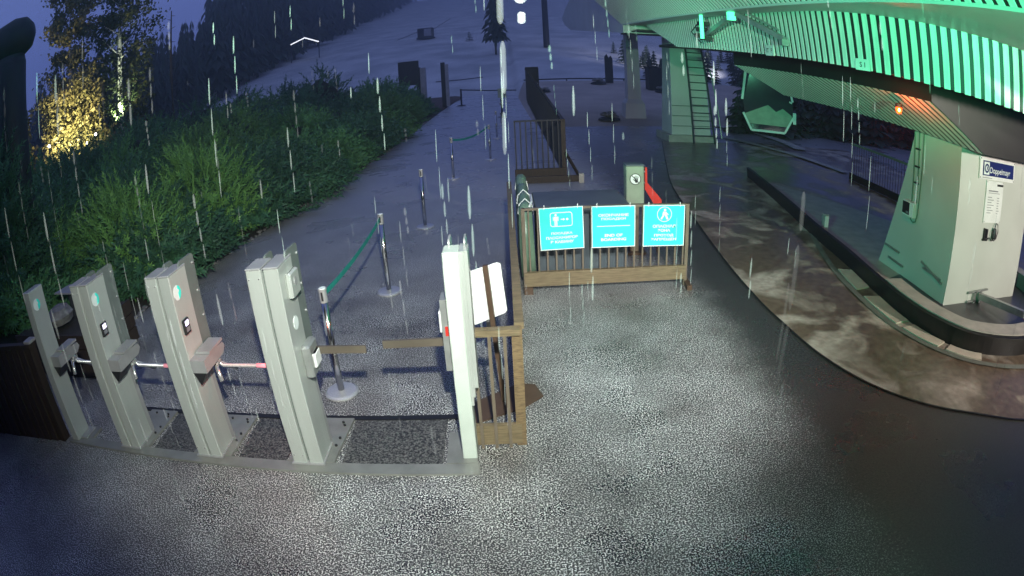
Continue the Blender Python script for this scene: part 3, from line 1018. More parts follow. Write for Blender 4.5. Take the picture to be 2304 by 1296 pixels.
# small markers on the platform
bl = thing('marker_post', 'short pale marker block standing on the inner edge of the straight black kerb', 'marker', (5.32, 8.35, 0.0))
part('block', MB().bevbox(5.28, 5.38, 8.30, 8.40, 0.02, 0.34, 0.01), POSTPALE, bl)
part('front_plate', MB().box(5.29, 5.37, 8.292, 8.3005, 0.12, 0.31), WHITE, bl)
rl = thing('platform_fence', 'dark fence with a pale top rail behind the station pillar', 'fence', (9.2, 11, 0))
part('top_rail', MB().bar((9.25, 13.2, 1.0), (9.2, 8.4, 1.0), 0.05, 0.06), CABLE, rl)
bal = MB().box(-0.005, 0.005, -0.005, 0.005, 0.0, 0.97).mesh('baluster', HULLDK)
for i in range(40):
    o = link('baluster', bal, rl)
    o.location = (0.02, 13.1 - i * 0.12 - 11, 0.0)
part('bottom_plank', MB().box(9.19, 9.24, 8.4, 13.2, 0.02, 0.2), HULLDK, rl)

# ------------------------------------------------------------------ ticket gates
GY = 3.235
GH = 1.527
def gate_columns(root, x0, side_label=None):
    part('column', MB().bevbox(x0, x0 + 0.115, GY, GY + 0.21, 0.02, GH, 0.006), GATE, root)
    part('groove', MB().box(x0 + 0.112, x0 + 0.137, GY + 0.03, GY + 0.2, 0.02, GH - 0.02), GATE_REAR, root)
    mb = MB()
    mb.bevbox(x0 + 0.134, x0 + 0.243, GY + 0.002, GY + 0.27, 0.02, GH, 0.006)
    c = part('column', mb, GATE, root)
    for a, b_, y1 in ((0.0, 0.115, 0.21), (0.134, 0.243, 0.27)):
        part('top_cap', MB().bevbox(x0 + a - 0.002, x0 + b_ + 0.002, GY - 0.003, GY + y1 + 0.002, GH + 0.001, GH + 0.012, 0.004), GATE_SIDE, root)
    part('base_flange', MB().box(x0 - 0.012, x0 + 0.255, GY - 0.012, GY + 0.28, 0.019, 0.032), GATE_SIDE, root)
    for z in (0.10, GH - 0.06):
        for dx in (0.02, 0.095):
            part('screw', MB().tube([(x0 + dx, GY + 0.001, z), (x0 + dx, GY - 0.004, z)], 0.006, 6), CHROME, root)
    return c
def rounded(y0, y1, z0, z1, r, n=5):
    P = []
    for cx, cz, a in ((y1 - r, z0 + r, -90), (y1 - r, z1 - r, 0), (y0 + r, z1 - r, 90), (y0 + r, z0 + r, 180)):
        for k in range(n + 1):
            t = R(a + 90 * k / n)
            P.append((cx + r * cos(t), cz + r * sin(t)))
    return P
def rear_plates(root, x0):
    for dx, y1, z1 in ((0.218, 0.43, GH + 0.045), (0.06, 0.34, GH + 0.03)):
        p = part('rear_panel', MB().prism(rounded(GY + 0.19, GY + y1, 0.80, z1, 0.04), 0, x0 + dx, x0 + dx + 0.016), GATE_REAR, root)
        if dx > 0.1:
            for z in (0.86, 1.08, 1.28, 1.50):
                m_ = MB()
                m_.tube([(x0 + dx + 0.016, GY + 0.40, z), (x0 + dx + 0.024, GY + 0.40, z)], 0.011, 8)
                part('rivet', m_, CHROME, p)
    part('rear_leg', MB().box(x0 + 0.15, x0 + 0.235, GY + 0.275, GY + 0.33, 0.02, 0.80), GATE_SIDE, root)
def yz_disc(x, y, z, r, a0=0, a1=360, n=24, t=0.003):
    m_ = MB()
    P = [(y + r * cos(R(a0 + (a1 - a0) * k / n)), z + 1.05 * r * sin(R(a0 + (a1 - a0) * k / n))) for k in range(n if a1 - a0 == 360 else n + 1)]
    m_.prism(P, 0, x, x + t)
    return m_
def sticker(root, x, y, z, r=0.052):
    s = part('logo_sticker', yz_disc(x, y, z, r), WPRINT, root)
    part('logo_mark', yz_disc(x + 0.003, y + 0.004, z, r * 0.93, -80, 80, 12, 0.002), TEAL, s)
    part('logo_mark', yz_disc(x + 0.0052, y + 0.012, z + 0.012, r * 0.22, 0, 360, 10, 0.001), WPRINT, s)
def reader(root, x):
    b = part('card_reader', MB().bevbox(x, x + 0.022, GY + 0.035, GY + 0.125, 1.075, 1.185, 0.006), DARK, root)
    part('screen', MB().box(x + 0.0215, x + 0.0245, GY + 0.055, GY + 0.105, 1.135, 1.172), SCREEN, b)
    part('keypad', MB().box(x + 0.0215, x + 0.0245, GY + 0.055, GY + 0.105, 1.090, 1.122), GREYINK, b)
def tripod(root, x):
    h = part('turnstile_head', MB().prism([(GY + 0.0, 0.787), (GY + 0.05, 0.787), (GY + 0.32, 0.79), (GY + 0.37, 0.83), (GY + 0.35, 0.87), (GY + 0.20, 0.892), (GY + 0.0, 0.888)], 0, x, x + 0.14), GATE_SIDE, root)
    part('tray', MB().box(x + 0.02, x + 0.15, GY + 0.10, GY + 0.34, 0.893, 0.912), GATE_SIDE, h)
    part('lower_housing', MB().prism([(x + 0.002, 0.785), (x + 0.125, 0.785), (x + 0.05, 0.685)], 1, GY + 0.004, GY + 0.16), DARK, root)
    part('hub', MB().tube([(x + 0.05, GY + 0.26, 0.785), (x + 0.12, GY + 0.26, 0.735)], [0.055, 0.035], 12), CHROME, root, True)
    A = Vector((x + 0.11, GY + 0.265, 0.745))
    part('arm', MB().tube([A, A + Vector((0.02, 0.02, -0.04)), A + Vector((0.47, 0.02, -0.045))], 0.016, 10), STEEL, root, True)
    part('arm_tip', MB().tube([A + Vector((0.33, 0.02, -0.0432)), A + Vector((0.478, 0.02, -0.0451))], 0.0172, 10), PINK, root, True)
    part('arm', MB().tube([A + Vector((-0.05, 0.0, 0.03)), A + Vector((0.055, -0.12, -0.10))], 0.018, 10), CHROME, root, True)
    part('arm', MB().tube([A, A + Vector((-0.03, 0.30, -0.22))], 0.016, 10), STEEL, root, True)

g3 = thing('ticket_gate', 'third ticket gate from the left, its side glowing reddish above the turnstile arm', 'ticket gate', (-2.583, GY, 0), 'ticket gates across the path')
gate_columns(g3, -2.583)
rear_plates(g3, -2.583)
sticker(g3, -2.339, GY + 0.075, 1.385)
reader(g3, -2.34)
tripod(g3, -2.34)
g2 = copy_thing(g3, (-3.51, GY - 0.02, 0), 'second ticket gate from the left, grey, with a small lit reader screen', 'ticket gates across the path')
g1 = thing('ticket_gate', 'leftmost narrow ticket gate, beside the dark wooden fence', 'ticket gate', (-4.43, GY - 0.05, 0), 'ticket gates across the path')
x1 = -4.175
part('column', MB().bevbox(x1 - 0.11, x1, GY - 0.05, GY + 0.18, 0.02, GH, 0.006), GATE, g1)
sticker(g1, x1 + 0.001, GY + 0.03, 1.385)
tripod(g1, x1)
part('foot', MB().box(x1 - 0.02, x1 + 0.10, GY + 0.0, GY + 0.2, 0.0, 0.03), GATE_SIDE, g1)

X4 = -1.675
g4 = thing('ticket_gate', 'fourth ticket gate from the left, with a dark flap on its right side', 'ticket gate', (X4, GY + 0.03, 0), 'ticket gates across the path')
gate_columns(g4, X4)
rear_plates(g4, X4)
b = part('intercom', MB().bevbox(X4 + 0.243, X4 + 0.285, GY + 0.09, GY + 0.26, 1.29, 1.455, 0.012), GATE, g4)
part('button', yz_disc(X4 + 0.285, GY + 0.175, 1.38, 0.028), GATE_SIDE, b)
part('label', yz_disc(X4 + 0.244, GY + 0.14, 1.10, 0.045), WPRINT, g4)
mb = MB()
mb.bevbox(X4 + 0.243, X4 + 0.31, GY + 0.11, GY + 0.30, 0.70, 0.93, 0.015)
fl = part('flap_motor', mb, GALV, g4)
part('cover', MB().bevbox(X4 + 0.31, X4 + 0.335, GY + 0.14, GY + 0.27, 0.76, 0.86, 0.01), WHITE, fl)
part('flap', MB().bar((X4 + 0.29, GY + 0.265, 0.835), (X4 + 0.675, GY + 0.265, 0.83), 0.02, 0.055), FLAPW, g4)
part('side_reader', MB().bevbox(X4 - 0.05, X4, GY + 0.10, GY + 0.24, 0.93, 1.12, 0.012), GATE_SIDE, g4)
part('indicator', MB().box(X4 - 0.054, X4 - 0.05, GY + 0.14, GY + 0.2, 1.03, 1.06), REDLED, g4)
lamp('indicator_light', 'POINT', (X4 - 0.12, GY + 0.17, 1.03), 4.5, (1.0, 0.16, 0.08), size=0.03)

X5 = -0.402
g5 = thing('ticket_gate', 'rightmost ticket gate, brightest lit, with a flap on its left side', 'ticket gate', (X5, GY + 0.085, 0), 'ticket gates across the path')
part('column', MB().bevbox(X5, X5 + 0.10, GY + 0.085, GY + 0.24, 0.02, GH, 0.006), LITGATE, g5)
part('side_strip', MB().box(X5 + 0.10, X5 + 0.128, GY + 0.11, GY + 0.27, 0.52, GH - 0.004).box(X5 + 0.10, X5 + 0.115, GY + 0.10, GY + 0.2, 0.46, GH - 0.02), GATE, g5)
part('side_strip', MB().box(X5 + 0.128, X5 + 0.150, GY + 0.13, GY + 0.27, 0.58, GH - 0.01), GATE, g5)
for dx in (0.03, 0.125):
    part('rear_panel', MB().prism(rounded(GY + 0.19, GY + 0.34, 0.80, GH + 0.045, 0.03), 0, X5 + dx, X5 + dx + 0.012), GATE_SIDE, g5)
mb = MB()
mb.prism([(GY + 0.16, 0.70), (GY + 0.30, 0.70), (GY + 0.34, 0.95), (GY + 0.30, 1.20), (GY + 0.16, 1.20)], 0, X5 - 0.05, X5)
fl = part('flap_motor', mb, GALV, g5)
part('cover', MB().bevbox(X5 - 0.065, X5 - 0.05, GY + 0.16, GY + 0.26, 0.98, 1.12, 0.008), WHITE, fl)
part('warning_label', MB().box(X5 - 0.03, X5 - 0.002, GY + 0.156, GY + 0.16, 0.955, 1.02), RED, fl)
part('flap', MB().bar((X5 - 0.03, GY + 0.265, 0.865), (X5 - 0.475, GY + 0.265, 0.86), 0.02, 0.055), FLAPW, g5)

fr = thing('gate_floor_frame', 'flat steel floor frame joining the feet of all the ticket gates', 'floor frame', (-2.3, 3.5, 0))
part('front_plate', MB().box(-4.32, -0.285, GY - 0.085, GY + 0.03, 0.0, 0.018), FRAME, fr)
part('rear_plate', MB().box(-3.95, -0.42, 3.86, 3.92, 0.0, 0.010), RUBBER, fr)
for x0 in (-3.51, -2.583, X4):
    mb = MB()
    mb.prism([(x0 - 0.07, GY + 0.03), (x0 + 0.32, GY + 0.03), (x0 + 0.33, GY + 0.25), (x0 + 0.36, GY + 0.63), (x0 + 0.02, GY + 0.63), (x0 - 0.02, GY + 0.25)], 2, 0.0, 0.022)
    bp_ = part('base_plate', mb, FRAME, fr)
    for bx, by in ((0.28, 0.56), (0.30, 0.52), (0.30, 0.34), (0.29, 0.24), (0.12, 0.57)):
        part('bolt', MB().lathe([(0.012, 0), (0.012, 0.012), (0.0, 0.014)], (x0 + bx, GY + by, 0.022), 6), INK, bp_)
part('base_plate', MB().box(-4.25, -4.0, GY + 0.03, GY + 0.22, 0.0, 0.022), FRAME, fr)
part('base_plate', MB().box(-0.52, -0.30, GY + 0.032, GY + 0.42, 0.0, 0.022), FRAME, fr)
MAT = mat('wet_gravel_mat', (0.14, 0.135, 0.13), 0.5, col2=(0.018, 0.018, 0.018), scale=75, contrast=(0.42, 0.62), bump=0.5, bscale=80)
for xa, xb in ((-3.13, -2.66), (-2.2, -1.76), (-1.3, -0.55)):
    part('gravel_mat', MB().box(xa, xb, GY + 0.035, 3.855, 0.0, 0.006), MAT, fr)

# ------------------------------------------------------------------ queue posts and belts
QH = 0.98
def queue_post(loc, label):
    t = thing('queue_post', label, 'queue post', loc, 'steel queue posts along the path')
    x, y, z = loc
    part('base', MB().lathe([(0.155, 0.0), (0.155, 0.012), (0.135, 0.026), (0.05, 0.034), (0.0, 0.034)], loc, 32), STEEL, t)
    part('pole', MB().lathe([(0.03, 0.03), (0.03, 0.88)], loc, 20), POLE, t, True)
    hd = part('head', MB().lathe([(0.034, 0.86), (0.034, 0.962), (0.038, 0.964), (0.038, 0.978)], loc, 20), STEEL, t)
    part('cap', MB().lathe([(0.030, 0.978), (0.030, 0.983)], loc, 20), WPRINT, hd)
    part('slot', MB().box(x - 0.008, x + 0.008, y - 0.0365, y - 0.033, z + 0.88, z + 0.955), DARK, hd)
    return t
posts = [(-1.53, 4.31), (-1.49, 6.66), (-1.38, 9.53), (-1.22, 13.66), (-0.40, 16.17), (-0.25, 20.94), (-0.09, 25.95)]
labs = ['nearest steel queue post, standing between the gate flaps', 'second steel queue post, where the teal belt ends', 'third steel queue post from the gates, with no belt',
        'fourth steel queue post, at the left end of the dark belt', 'fifth steel queue post, at the right end of the dark belt', 'sixth steel queue post, just left of the rail fence', 'farthest steel queue post, in front of the small sign']
q0 = queue_post((posts[0][0], posts[0][1], 0), labs[0])
for (x, y), lb in zip(posts[1:], labs[1:]):
    copy_thing(q0, (x, y, 0), lb, 'steel queue posts along the path')
def belt(a, b, sag, label):
    mb = MB()
    a, b = Vector(a), Vector(b)
    n = 14
    rings = []
    for i in range(n + 1):
        t = i / n
        p = a.lerp(b, t) - Vector((0, 0, sag * 4 * t * (1 - t)))
        d = (b - a).normalized()
        s = Vector((-d.y, d.x, 0)) * 0.002
        rings.append([p - s + Vector((0, 0, -0.024)), p + s + Vector((0, 0, -0.024)), p + s + Vector((0, 0, 0.024)), p - s + Vector((0, 0, 0.024))])
    mb.loft(rings)
    solo('queue_belt', mb, BELT, label, 'belt', tuple(a))
belt((-1.525, 4.36, 0.92), (-1.495, 6.61, 0.92), 0.05, 'teal belt stretched between the two nearest queue posts')
belt((-1.18, 13.7, 0.92), (-0.44, 16.13, 0.92), 0.10, 'dark sagging belt between the fourth and fifth queue posts')
ss = thing('sign_post', 'small pale sign on a thin post beyond the last queue post', 'sign', (-0.04, 29.5, 0))
part('base', MB().lathe([(0.2, 0), (0.2, 0.02), (0.05, 0.04)], (-0.04, 29.5, 0), 16), POSTDK, ss)
part('pole', MB().lathe([(0.05, 0.03), (0.05, 1.15)], (-0.04, 29.5, 0), 10), POSTDK, ss)
part('board', MB().bevbox(-0.2, 0.22, 29.45, 29.48, 1.0, 1.48, 0.01), OLIVE, ss)
lq = thing('rope_post', 'slim rope post at the tip of the brown bed', 'post', (-2.75, 40.5, 0))
part('pole', MB().lathe([(0.09, 0.0), (0.06, 0.05), (0.06, 1.2)], (-2.75, 40.5, 0), 10), POSTDK, lq)
part('base', MB().lathe([(0.3, 0.0), (0.28, 0.05)], (-2.75, 40.5, 0), 14), POSTDK, lq)
for a, b, lb in (((-2.7, 40.5, 1.13), (1.0, 41.5, 0.85), 'dark rope strung across the far end of the path'), ((-5.0, 46, 1.75), (-1.6, 52, 1.75), 'dark rope running from the tall dark post to the slope')):
    solo('rope', MB().tube([a, [(p + q) / 2 - (0.05 if i == 2 else 0) for i, (p, q) in enumerate(zip(a, b))], b], 0.045, 6), ROPE, lb, 'rope', a)

# ------------------------------------------------------------------ white board on a stand, and the fence stub
wb = thing('sign_stand', 'white board seen from behind on a brown stand beside the rightmost gate', 'sign', (-0.08, 4.08, 0))
part('base_plate', MB().prism([(-0.38, 4.07), (-0.33, 3.78), (0.06, 3.99), (0.21, 4.14), (0.15, 4.33), (0.02, 4.36)], 2, 0.0, 0.012), RUST, wb)
part('pole', MB().bar((-0.11, 4.09, 0.012), (-0.185, 4.10, 1.165), 0.035, 0.035), RUST, wb)
mb = MB()
bd = [(-0.335, 1.10), (-0.10, 1.175), (-0.075, 1.165), (-0.045, 0.80), (-0.06, 0.775), (-0.30, 0.675), (-0.33, 0.69), (-0.345, 1.08)]
mb.loft([[(x, 4.13 - 0.1 * (x + 0.2), z) for x, z in bd], [(x, 4.138 - 0.1 * (x + 0.2), z) for x, z in bd]])
part('board', mb, WHITE, wb)
part('clamp', MB().box(-0.205, -0.135, 4.085, 4.128, 0.68, 0.72), DARK, wb)

BARS = MB().box(-0.011, 0.011, -0.011, 0.011, 0.0, 0.90).mesh('baluster', RAILBAR)
fs = thing('path_fence', 'low brown rail fence running from the rightmost gate along the path', 'fence', (0.02, 3.5, 0))
part('top_rail', MB().box(-0.315, 0.035, 3.46, 3.52, 0.90, 0.945), WOODH, fs)
part('bottom_plank', MB().box(-0.33, 0.02, 3.48, 3.515, 0.02, 0.19), WOODH, fs)
for x in (-0.265, -0.165, -0.065):
    o = link('baluster', BARS, fs)
    o.location = (x - 0.02, -0.03, 0.0)
part('post', MB().box(-0.02, 0.05, 3.485, 3.555, 0.0, 0.93), WOOD, fs)
part('top_rail', MB().box(0.0, 0.065, 3.56, 8.15, 0.90, 0.945), WOODH, fs)
part('bottom_plank', MB().box(0.02, 0.05, 3.56, 8.15, 0.02, 0.19), WOODH, fs)
for i in range(37):
    o = link('baluster', BARS, fs)
    o.location = (0.013, 0.18 + i * 0.12, 0.0)
part('post', MB().box(0.0, 0.065, 6.2, 6.265, 0.0, 0.90), WOOD, fs)
part('post', MB().box(0.0, 0.065, 8.15, 8.215, 0.0, 0.945), WOOD, fs)

# ------------------------------------------------------------------ sign fence across the plaza
sf = thing('sign_fence', 'brown rail fence carrying the three turquoise signs', 'fence', (1.1, 6.4, 0))
part('top_rail', MB().box(0.16, 2.08, 6.38, 6.42, 0.975, 1.0), RAILBAR, sf)
part('bottom_plank', MB().box(0.15, 2.06, 6.36, 6.41, 0.085, 0.255), WOODH, sf)
B2_ = MB().box(-0.009, 0.009, -0.009, 0.009, 0.08, 0.98).mesh('baluster', RAILBAR)
for i in range(19):
    o = link('baluster', B2_, sf)
    o.location = (0.22 + i * 0.1 - 1.1, 0.0, 0.0)
for x in (0.16, 2.06):
    part('post', MB().box(x - 0.02, x + 0.02, 6.375, 6.425, 0.0, 1.0), RAILBAR, sf)
part('foot', MB().box(0.14, 0.24, 6.33, 6.47, 0.0, 0.085), RUST, sf)
part('foot', MB().bar((2.07, 6.2, 0.03), (2.1, 6.68, 0.03), 0.06, 0.06), RUST, sf)

def sign_board(x0, x1, z0, z1, label, tilt=0.0):
    xc, zc = (x0 + x1) / 2, (z0 + z1) / 2
    t = thing('turquoise_sign', label, 'sign', (xc, 6.33, zc), 'turquoise signs on the rail fence')
    part('board', MB().bevbox(x0, x1, 6.335, 6.35, z0, z1, 0.004), TEAL, t)
    e = 0.008
    part('border', MB().box(x0, x1, 6.332, 6.335, z1 - e, z1).box(x0, x0 + e, 6.332, 6.335, z0, z1 - e).box(x1 - e, x1, 6.332, 6.335, z0, z1 - e).box(x0 + e, x1 - e, 6.332, 6.335, z0, z0 + e), WPRINT, t)
    for x in (x0 + 0.06, x1 - 0.06):
        part('cable_tie', MB().tube([(x, 6.333, z1 - 0.02), (x + 0.005, 6.345, z1 + 0.03), (x, 6.40, z1 - 0.01)], 0.003, 5), WPRINT, t)
    t.rotation_euler = (0, tilt, 0)
    return t, xc, zc
YT = 6.331
t, xc, zc = sign_board(0.335, 0.825, 0.525, 1.01, 'left turquoise sign with a boarding pictogram in a rounded frame', -0.022)
mb = MB()
zi, hw, hh, r_, w_ = zc + 0.105, 0.125, 0.082, 0.03, 0.009
mb.box(xc - hw + r_, xc + hw - r_, YT, 6.335, zi + hh - w_, zi + hh).box(xc - hw + r_, xc + hw - r_, YT, 6.335, zi - hh, zi - hh + w_)
mb.box(xc - hw, xc - hw + w_, YT, 6.335, zi - hh + r_, zi + hh - r_).box(xc + hw - w_, xc + hw, YT, 6.335, zi - hh + r_, zi + hh - r_)
for sx, sz, a in ((1, 1, 0), (-1, 1, 90), (-1, -1, 180), (1, -1, 270)):
    disc(mb, (xc + sx * (hw - r_), zi + sz * (hh - r_)), r_, YT, 6, r_ - w_, R(a), R(a + 90))
part('pictogram_frame', mb, WPRINT, t)
mb = MB()
xp = xc - 0.06
disc(mb, (xp, zi + 0.052), 0.013, YT, 14)
mb.box(xp - 0.022, xp + 0.022, YT, 6.335, zi - 0.012, zi + 0.034).box(xp - 0.016, xp - 0.002, YT, 6.335, zi - 0.07, zi - 0.014).box(xp + 0.002, xp + 0.016, YT, 6.335, zi - 0.07, zi - 0.014)
mb.box(xp - 0.031, xp - 0.025, YT, 6.335, zi - 0.015, zi + 0.03).box(xp + 0.025, xp + 0.031, YT, 6.335, zi - 0.015, zi + 0.03)
part('pictogram_person', mb, WPRINT, t)
mb = MB()
mb.box(xc - 0.005, xc + 0.02, YT, 6.335, zi - 0.005, zi + 0.005)
mb.add([(xc + 0.02, YT, zi - 0.016), (xc + 0.044, YT, zi), (xc + 0.02, YT, zi + 0.016)], [(0, 1, 2)])
disc(mb, (xc + 0.066, zi), 0.014, YT, 14)
part('pictogram_arrow', mb, WPRINT, t)
for i, (s_, w) in enumerate((('ПОСАДКА', 0.235), ('ПАССАЖИРОВ', 0.355), ('В КАБИНУ', 0.255))):
    lettering(s_, (xc, YT, zc - 0.055 - i * 0.048), w, 0.032, WPRINT, t, 0.032)
t, xc, zc = sign_board(0.915, 1.415, 0.525, 1.005, 'middle turquoise sign with two blocks of words and a dividing line')
for s_, w, dz in (('ОКОНЧАНИЕ', 0.345, 0.135), ('ПОСАДКИ', 0.28, 0.09), ('END OF', 0.205, -0.10), ('BOARDING', 0.29, -0.148)):
    lettering(s_, (xc, YT, zc + dz), w, 0.033, WPRINT, t, 0.032)
part('divider', MB().box(xc - 0.19, xc + 0.19, YT, 6.335, zc + 0.004, zc + 0.012), WPRINT, t)
t, xc, zc = sign_board(1.51, 2.01, 0.515, 1.0, 'right turquoise sign with a round pictogram above the words', 0.012)
mb = MB()
zi = zc + 0.135
disc(mb, (xc, zi), 0.09, YT, 32, 0.082)
part('pictogram_ring', mb, WPRINT, t)
mb = MB()
disc(mb, (xc + 0.005, zi + 0.05), 0.016, YT, 14)
mb.add([(xc - 0.018, YT, zi + 0.032), (xc + 0.02, YT, zi + 0.03), (xc + 0.03, YT, zi - 0.01), (xc - 0.025, YT, zi - 0.015)], [(0, 1, 2, 3)])
mb.add([(xc - 0.025, YT, zi - 0.017), (xc - 0.002, YT, zi - 0.017), (xc - 0.03, YT, zi - 0.062), (xc - 0.048, YT, zi - 0.052)], [(0, 1, 2, 3)])
mb.add([(xc + 0.004, YT, zi - 0.014), (xc + 0.03, YT, zi - 0.012), (xc + 0.05, YT, zi - 0.058), (xc + 0.03, YT, zi - 0.064)], [(0, 1, 2, 3)])
mb.add([(xc + 0.022, YT, zi + 0.028), (xc + 0.05, YT, zi - 0.005), (xc + 0.042, YT, zi - 0.012), (xc + 0.026, YT, zi + 0.01)], [(0, 1, 2, 3)])
part('pictogram_person', mb, WPRINT, t)
for s_, w, dz in (('ОПАСНАЯ', 0.275, -0.005), ('ЗОНА', 0.15, -0.055), ('ПРОХОД', 0.235, -0.115), ('ЗАПРЕЩЕН', 0.305, -0.163)):
    lettering(s_, (xc, YT, zc + dz), w, 0.036, WPRINT, t, 0.032)

# tarpaulin draped over the side of the pen
tp = thing('green_tarpaulin', 'green tarpaulin folded over the side rail of the pen beside the path fence', 'tarpaulin', (0.2, 7.3, 0))
def tarp_ring(y, zt_, w, zbot):
    x = 0.2
    return [(x - w, y, zbot), (x - w * 1.05, y, zt_ * 0.55), (x - w * 0.95, y, zt_ - 0.06), (x - w * 0.5, y, zt_ - 0.005), (x + w * 0.3, y, zt_), (x + w * 0.85, y, zt_ - 0.05), (x + w * 1.0, y, zt_ * 0.6), (x + w * 1.15, y, zbot)]
rings = []
for i in range(14):
    y = 6.5 + 1.75 * i / 13
    j = random.uniform(-0.012, 0.012)
    rings.append(tarp_ring(y, 0.99 + 0.035 * sin(i * 1.7) + j + (0.03 if i > 10 else 0), 0.075 + 0.012 * sin(i * 2.3), 0.16 + 0.04 * sin(i * 1.3)))
rings.append(tarp_ring(8.31, 0.98, 0.05, 0.3))
mb = MB()
mb.loft(rings)
part('sheet', mb, TARP, tp, True)
for y in (6.7, 7.2, 8.05):
    z = 1.0
    part('tie', MB().tube([(0.115, y, 0.86), (0.13, y + 0.01, 0.965), (0.2, y + 0.02, 1.035), (0.275, y + 0.01, 0.96), (0.29, y, 0.85)], 0.008, 6), WPRINT, tp)
part('loose_cord', MB().tube([(0.24, 6.48, 1.0), (0.27, 6.60, 1.02), (0.28, 6.9, 1.01), (0.285, 7.1, 0.99)], 0.013, 6), WPRINT, tp)

# slate storage box in the pen
bx = thing('storage_box', 'flat-topped slate grey box standing behind the turquoise signs', 'box', (0.95, 7.2, 0))
part('body', MB().box(0.34, 1.44, 6.86, 7.62, 0.06, 0.86), CABINET, bx)
part('lid', MB().bevbox(0.32, 1.46, 6.82, 7.66, 0.86, 0.90, 0.01), CABINET, bx)
for x in (0.4, 1.38):
    part('foot', MB().box(x - 0.04, x + 0.04, 6.88, 7.6, 0.0, 0.06), DARK, bx)

# control pedestal with the red lever
pd = thing('control_pedestal', 'grey green pedestal cabinet with a round no-touch sticker behind the signs', 'cabinet', (1.7, 7.7, 0))
part('cabinet', MB().bevbox(1.575, 1.825, 7.6, 7.78, 0.71, 1.22, 0.012), OLIVE, pd)
part('cap', MB().bevbox(1.57, 1.83, 7.595, 7.79, 1.222, 1.245, 0.008), CABINET, pd)
part('column', MB().box(1.64, 1.76, 7.64, 7.74, 0.03, 0.71), RAILBAR, pd)
part('foot', MB().box(1.55, 1.85, 7.55, 7.85, 0.0, 0.03), RUST, pd)
st = part('sticker', disc(MB(), (1.70, 1.045), 0.076, 7.5975, 30), WPRINT, pd)
mb = MB()
disc(mb, (1.70, 1.045), 0.078, 7.5960, 32, 0.068)
mb.add([(1.648, 7.5955, 1.092), (1.656, 7.5955, 1.100), (1.752, 7.5955, 0.998), (1.744, 7.5955, 0.990)], [(0, 1, 2, 3)])
part('ring', mb, INK, st)
mb = MB()
y_ = 7.5945
mb.add([(1.690, y_, 1.035), (1.735, y_, 1.035), (1.733, y_, 1.005), (1.722, y_, 0.995), (1.70, y_, 0.998)], [(0, 1, 2, 3, 4)])
for x, dx, h in ((1.695, -0.008, 0.05), (1.708, -0.003, 0.062), (1.72, 0.003, 0.058), (1.731, 0.009, 0.045)):
    mb.add([(x - 0.0045, y_, 1.034), (x + 0.0045, y_, 1.034), (x + dx + 0.004, y_, 1.034 + h), (x + dx - 0.004, y_, 1.034 + h)], [(0, 1, 2, 3)])
mb.add([(1.692, y_, 1.02), (1.690, y_, 1.034), (1.668, y_, 1.05), (1.666, y_, 1.041)], [(0, 1, 2, 3)])
part('hand', mb, INK, st)
rv = thing('red_lever', 'bent bright red bar beside the grey green pedestal', 'lever', (1.9, 7.6, 0.4))
mb = MB()
poly = [(1.842, 1.20), (1.868, 1.20), (1.872, 1.02), (2.09, 0.76), (2.30, 0.44), (2.22, 0.40), (1.95, 0.70), (1.838, 0.90)]
poly = [(1.842, 1.20), (1.868, 1.20), (1.872, 0.99), (2.075, 0.75), (2.10, 0.40), (1.98, 0.40), (1.955, 0.71), (1.838, 0.90)]
mb.prism(poly, 1, 7.62, 7.66)
part('bar', mb, RED, rv)
for z_ in (0.98, 1.13):
    part('bracket', MB().box(1.826, 1.85, 7.63, 7.65, z_, z_ + 0.02), GALV, rv)
part('stand', MB().box(2.02, 2.06, 7.63, 7.66, 0.0, 0.42), RUST, rv)

# ------------------------------------------------------------------ rear fence climbing beside the sand
rf = thing('rear_fence', 'brown rail fence at the back of the plaza, climbing away beside the sand', 'fence', (1.2, 13, 0))
part('top_rail', MB().box(0.22, 1.30, 12.98, 13.02, 1.32, 1.355), POSTDK, rf)
part('bottom_plank', MB().box(0.2, 1.34, 12.9, 12.96, 0.06, 0.26), BROWN_DK, rf)
part('bottom_plank', MB().box(0.2, 1.62, 12.5, 12.56, 0.02, 0.16), BROWN_DK, rf)
BR = MB().box(-0.014, 0.014, -0.014, 0.014, 0.1, 1.32).mesh('baluster', POSTDK)
for i in range(9):
    o = link('baluster', BR, rf)
    o.location = (0.24 + i * 0.118 - 1.2, 0, 0)
part('post', MB().box(1.24, 1.34, 12.94, 13.04, 0.0, 1.36), BROWN_DK, rf)
part('brace', MB().bar((1.32, 12.95, 0.6), (1.58, 12.6, 0.1), 0.05, 0.05), BROWN_DK, rf)
part('foot', MB().box(1.55, 1.66, 12.48, 12.6, 0.0, 0.2), CONC, rf)
mb = MB()
mb.bar((1.29, 13.0, 1.33), (1.17, 28.5, 2.42), 0.07, 0.06)
part('top_rail', mb, BROWN_DK, rf)
part('bottom_plank', MB().bar((1.29, 13.05, 0.2), (1.2, 28.5, 0.9), 0.04, 0.3), BROWN_DK, rf)
for i in range(126):
    y = 13.12 + i * 0.122
    t_ = (y - 13) / 15.5
    o = link('baluster', BR, rf)
    o.location = (1.29 - 0.12 * t_ - 1.2, y - 13, 0.06 + 0.7 * t_)
    o.scale = (1.6, 1.6, 0.98 + 0.35 * t_)
dk = thing('dark_board', 'small dark board at the far upper end of the climbing fence', 'board', (1.5, 28.6, 1))
part('panel', MB().box(1.18, 1.75, 28.5, 28.58, 1.72, 2.48), POSTDK, dk)
part('frame', MB().box(1.16, 1.77, 28.47, 28.5, 2.48, 2.53).box(1.74, 1.79, 28.47, 28.5, 0.25, 2.48), POSTDK, dk)

